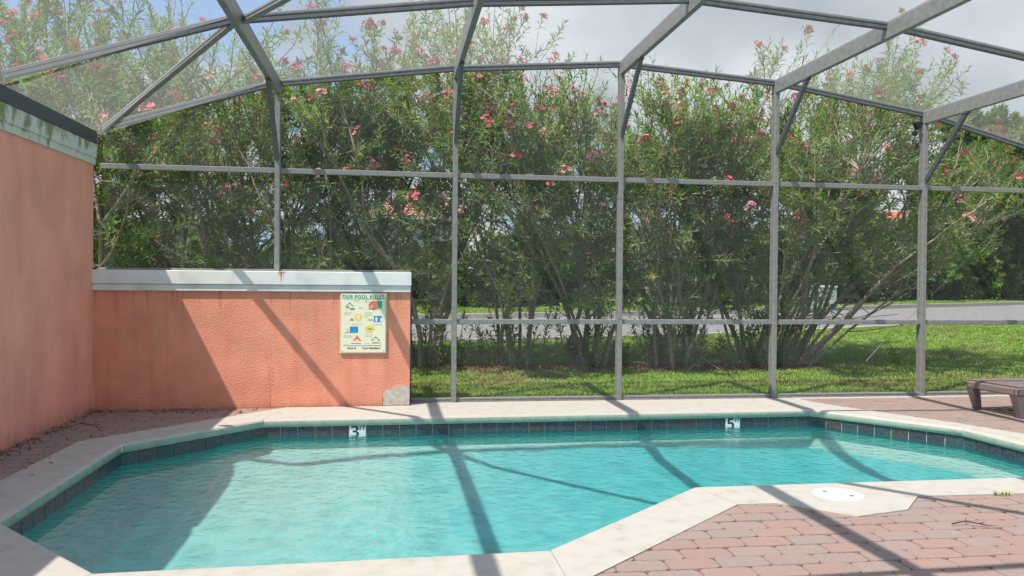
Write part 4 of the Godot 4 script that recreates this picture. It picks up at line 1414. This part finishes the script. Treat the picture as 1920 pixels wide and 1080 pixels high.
# ---------------------------------------------------------------- small things
func small_things() -> void:
	# skimmer lid
	var s := thing("skimmer_lid", "round white plastic skimmer lid set into the near coping", "skimmer lid", Vector3(2.70, 0.0, -4.63))
	var prof := [[0.0, 0.007], [0.135, 0.006], [0.149, 0.004], [0.152, 0.0005]]
	var st := begin()
	for k in prof.size() - 1:
		for i in 40:
			var a := Vector3(cos(TAU * i / 40.0), 0, sin(TAU * i / 40.0))
			var b := Vector3(cos(TAU * (i + 1) / 40.0), 0, sin(TAU * (i + 1) / 40.0))
			var u := Vector3.UP
			quad(st, a * prof[k][0] + u * prof[k][1], b * prof[k][0] + u * prof[k][1], b * prof[k + 1][0] + u * prof[k + 1][1], a * prof[k + 1][0] + u * prof[k + 1][1], Vector3.UP)
	obj("disc", done(st), mat(lin(0.60, 0.61, 0.61), 0.4), s)
	for p in [Vector3(-0.055, 0.0075, -0.06), Vector3(0.055, 0.0075, 0.06)]:
		st = begin()
		tube(st, p - Vector3(0, 0.001, 0), p + Vector3(0, 0.0006, 0), 0.013, 0.012, 12)
		for i in 12:
			tri(st, p + Vector3(0, 0.0006, 0), p + Vector3(cos(TAU * i / 12) * 0.012, 0.0006, sin(TAU * i / 12) * 0.012), p + Vector3(cos(TAU * (i + 1) / 12) * 0.012, 0.0006, sin(TAU * (i + 1) / 12) * 0.012), Vector3.UP)
		obj("finger_hole", done(st), M.alu_dark, s)
	# chaise lounge
	var c := thing("chaise_lounge", "brown slatted plastic chaise lounge on the deck at the right edge", "chaise lounge", Vector3(5.905, 0, -7.36), deg_to_rad(4.0))
	st = begin()
	for z in [-0.30, 0.30]:
		box(st, Vector3(0.95, 0.252, z), Vector3(1.90, 0.075, 0.045), 0.01)
	box(st, Vector3(0.025, 0.252, 0), Vector3(0.05, 0.075, 0.645), 0.012)
	box(st, Vector3(1.88, 0.252, 0), Vector3(0.05, 0.075, 0.645), 0.012)
	obj("frame", done(st), M.brown, c)
	for x in [0.05, 1.80]:
		for z in [-0.275, 0.275]:
			st = begin()
			var top := Vector3(x, 0.218, z)
			var bot := Vector3(x + (0.055 if x < 1 else -0.055), 0.0, z)
			for q in [[Vector2(0.046, 0.042), Vector2(0.029, 0.029)]]:
				var ct := [Vector3(-1, 0, -1), Vector3(1, 0, -1), Vector3(1, 0, 1), Vector3(-1, 0, 1)]
				for k in 4:
					var e0: Vector3 = ct[k]
					var e1: Vector3 = ct[(k + 1) % 4]
					var f := func(e: Vector3, p: Vector3, v: Vector2) -> Vector3: return p + Vector3(e.x * v.x, 0, e.z * v.y)
					quad(st, f.call(e0, bot, q[1]), f.call(e1, bot, q[1]), f.call(e1, top, q[0]), f.call(e0, top, q[0]), e0 + e1)
			obj("leg", done(st), M.brown, c)
	for i in 15:
		st = begin()
		box(st, Vector3(0.105 + i * 0.121, 0.2965, 0), Vector3(0.108, 0.016, 0.63), 0.006)
		obj("slat", done(st), M.brown, c)
	# red mulch bed under the shrubs
	var where := []
	var colors := []
	var r := RandomNumberGenerator.new()
	r.seed = 820
	st = begin()
	box(st, Vector3.ZERO, Vector3(0.07, 0.012, 0.02), 0.003)
	var chip := done(st)
	for i in 6500:
		var x := r.randf_range(-1.0, 6.3)
		var z := -11.12 + r.randfn() * 0.30
		if (x < 3.4 or x > 5.9) and r.randf() < 0.7: continue
		var y := 0.05 * exp(-pow((z + 11.15) / 0.4, 2)) + r.randf() * 0.02
		where.append(Transform3D(Basis.from_euler(Vector3(r.randf_range(-0.5, 0.5), r.randf() * TAU, r.randf_range(-0.5, 0.5))), Vector3(x, ground_y(x, z) + y, z)))
		var k := Color(0.065, 0.024, 0.018).lerp(Color(0.28, 0.10, 0.075), pow(r.randf(), 2.0))
		colors.append(k)
	tag(scatter("mulch", chip, M.chip, where, colors), "dark red wood mulch under the shrubs", "mulch", "", "stuff")
	# fallen sticks at the foot of a shrub
	var sticks := [[Vector3(3.9, 0.42, -11.0), Vector3(4.55, 0.03, -10.75)], [Vector3(3.95, 0.02, -10.7), Vector3(4.5, 0.34, -11.0)]]
	for i in 2:
		st = begin()
		var a: Vector3 = sticks[i][0]
		var b: Vector3 = sticks[i][1]
		var pm := a.lerp(b, 0.5) + Vector3(0.01, 0.02, 0)
		tube(st, a, pm, 0.013, 0.011, 6)
		tube(st, pm, b, 0.011, 0.007, 6)
		tag(obj("fallen_stick", done(st), M.bark), ["pale fallen stick sloping down to the right by the mulch", "thinner fallen stick crossing under the pale one by the mulch"][i], "stick")
	# leaf litter and twigs in the shaded corner
	where = []
	colors = []
	var lf := whorl(1, 0.09, 0.018, 1.5, 960, 0.0)
	for i in 300:
		var x := -2.84 + absf(r.randfn()) * 0.10
		var z := r.randf_range(-8.3, -5.2)
		if i % 3 == 0:
			z = -8.32 + absf(r.randfn()) * 0.12
			x = r.randf_range(-2.8, -1.3)
		elif i % 7 == 0:
			x = r.randf_range(-2.8, -2.3)
		where.append(Transform3D(Basis.from_euler(Vector3(r.randf_range(-0.2, 0.2), r.randf() * TAU, r.randf_range(-0.2, 0.2))).scaled(Vector3.ONE * r.randf_range(0.35, 0.8)), Vector3(x, 0.002 + r.randf() * 0.015, z)))
		colors.append(Color(0.06, 0.04, 0.03).lerp(Color(0.20, 0.125, 0.08), r.randf()))
	tag(scatter("leaf_litter", lf, M.leaf, where, colors), "dry brown leaves gathered along the foot of the walls", "leaf litter", "", "stuff")
	twig("dry dark twig lying against the foot of the tall left wall", [Vector3(-2.75, 0.015, -7.15), Vector3(-2.60, 0.05, -7.32), Vector3(-2.45, 0.045, -7.25), Vector3(-2.40, 0.01, -7.20)])
	twig("thin dark twig lying below the shaded part of the low wall", [Vector3(-2.15, 0.012, -8.10), Vector3(-1.98, 0.03, -8.16), Vector3(-1.80, 0.012, -8.12)])
	twig("small brown seed sprig on the pavers near the skimmer lid", [Vector3(2.98, 0.006, -3.98), Vector3(3.06, 0.016, -3.985), Vector3(3.12, 0.012, -3.95), Vector3(3.15, 0.006, -3.93)])
	# weed tuft at the edge of the near coping
	st = begin()
	for i in 26:
		var a := r.randf() * TAU
		var d := Vector3(cos(a), 0, sin(a))
		var p := Vector3(r.randf_range(-0.05, 0.05), 0, r.randf_range(-0.02, 0.02))
		var hh := r.randf_range(0.015, 0.04)
		tri(st, p + d.cross(Vector3.UP) * 0.005, p - d.cross(Vector3.UP) * 0.005, p + d * hh * 0.9 + Vector3.UP * hh, d)
	var wm := mat(lin(0.30, 0.32, 0.08), 0.8)
	wm.cull_mode = BaseMaterial3D.CULL_DISABLED
	var wd := obj("weed", done(st), wm)
	wd.position = Vector3(3.72, -0.004, -4.52)
	tag(wd, "yellow-green weed in the joint at the edge of the near coping", "weed")
	# sprig growing from a crack in the low wall
	st = begin()
	tube(st, Vector3(-1.205, 0.0, ZK + 0.004), Vector3(-1.20, 0.40, ZK + 0.006), 0.0014, 0.001, 4)
	for i in 9:
		var y := 0.25 + i * 0.02
		var sd := -1.0 if i % 2 else 1.0
		tri(st, Vector3(-1.20, y, ZK + 0.006), Vector3(-1.20 + sd * 0.020, y + 0.012, ZK + 0.02), Vector3(-1.20 + sd * 0.008, y + 0.018, ZK + 0.012), Vector3.BACK)
	var vm := mat(lin(0.48, 0.34, 0.13), 0.8)
	vm.cull_mode = BaseMaterial3D.CULL_DISABLED
	tag(obj("wall_weed", done(st), vm), "thin yellowish weed growing up the face of the low wall", "weed")

func twig(label: String, pts: Array) -> void:
	var st := begin()
	for i in pts.size() - 1:
		tube(st, pts[i], pts[i + 1], 0.004, 0.003, 5)
		var p: Vector3 = pts[i + 1]
		tube(st, p, p + Vector3(0.03, 0.006, -0.03 + 0.03 * i), 0.0025, 0.0015, 4)
	tag(obj("twig", done(st), mat(lin(0.06, 0.035, 0.025), 0.9)), label, "twig")
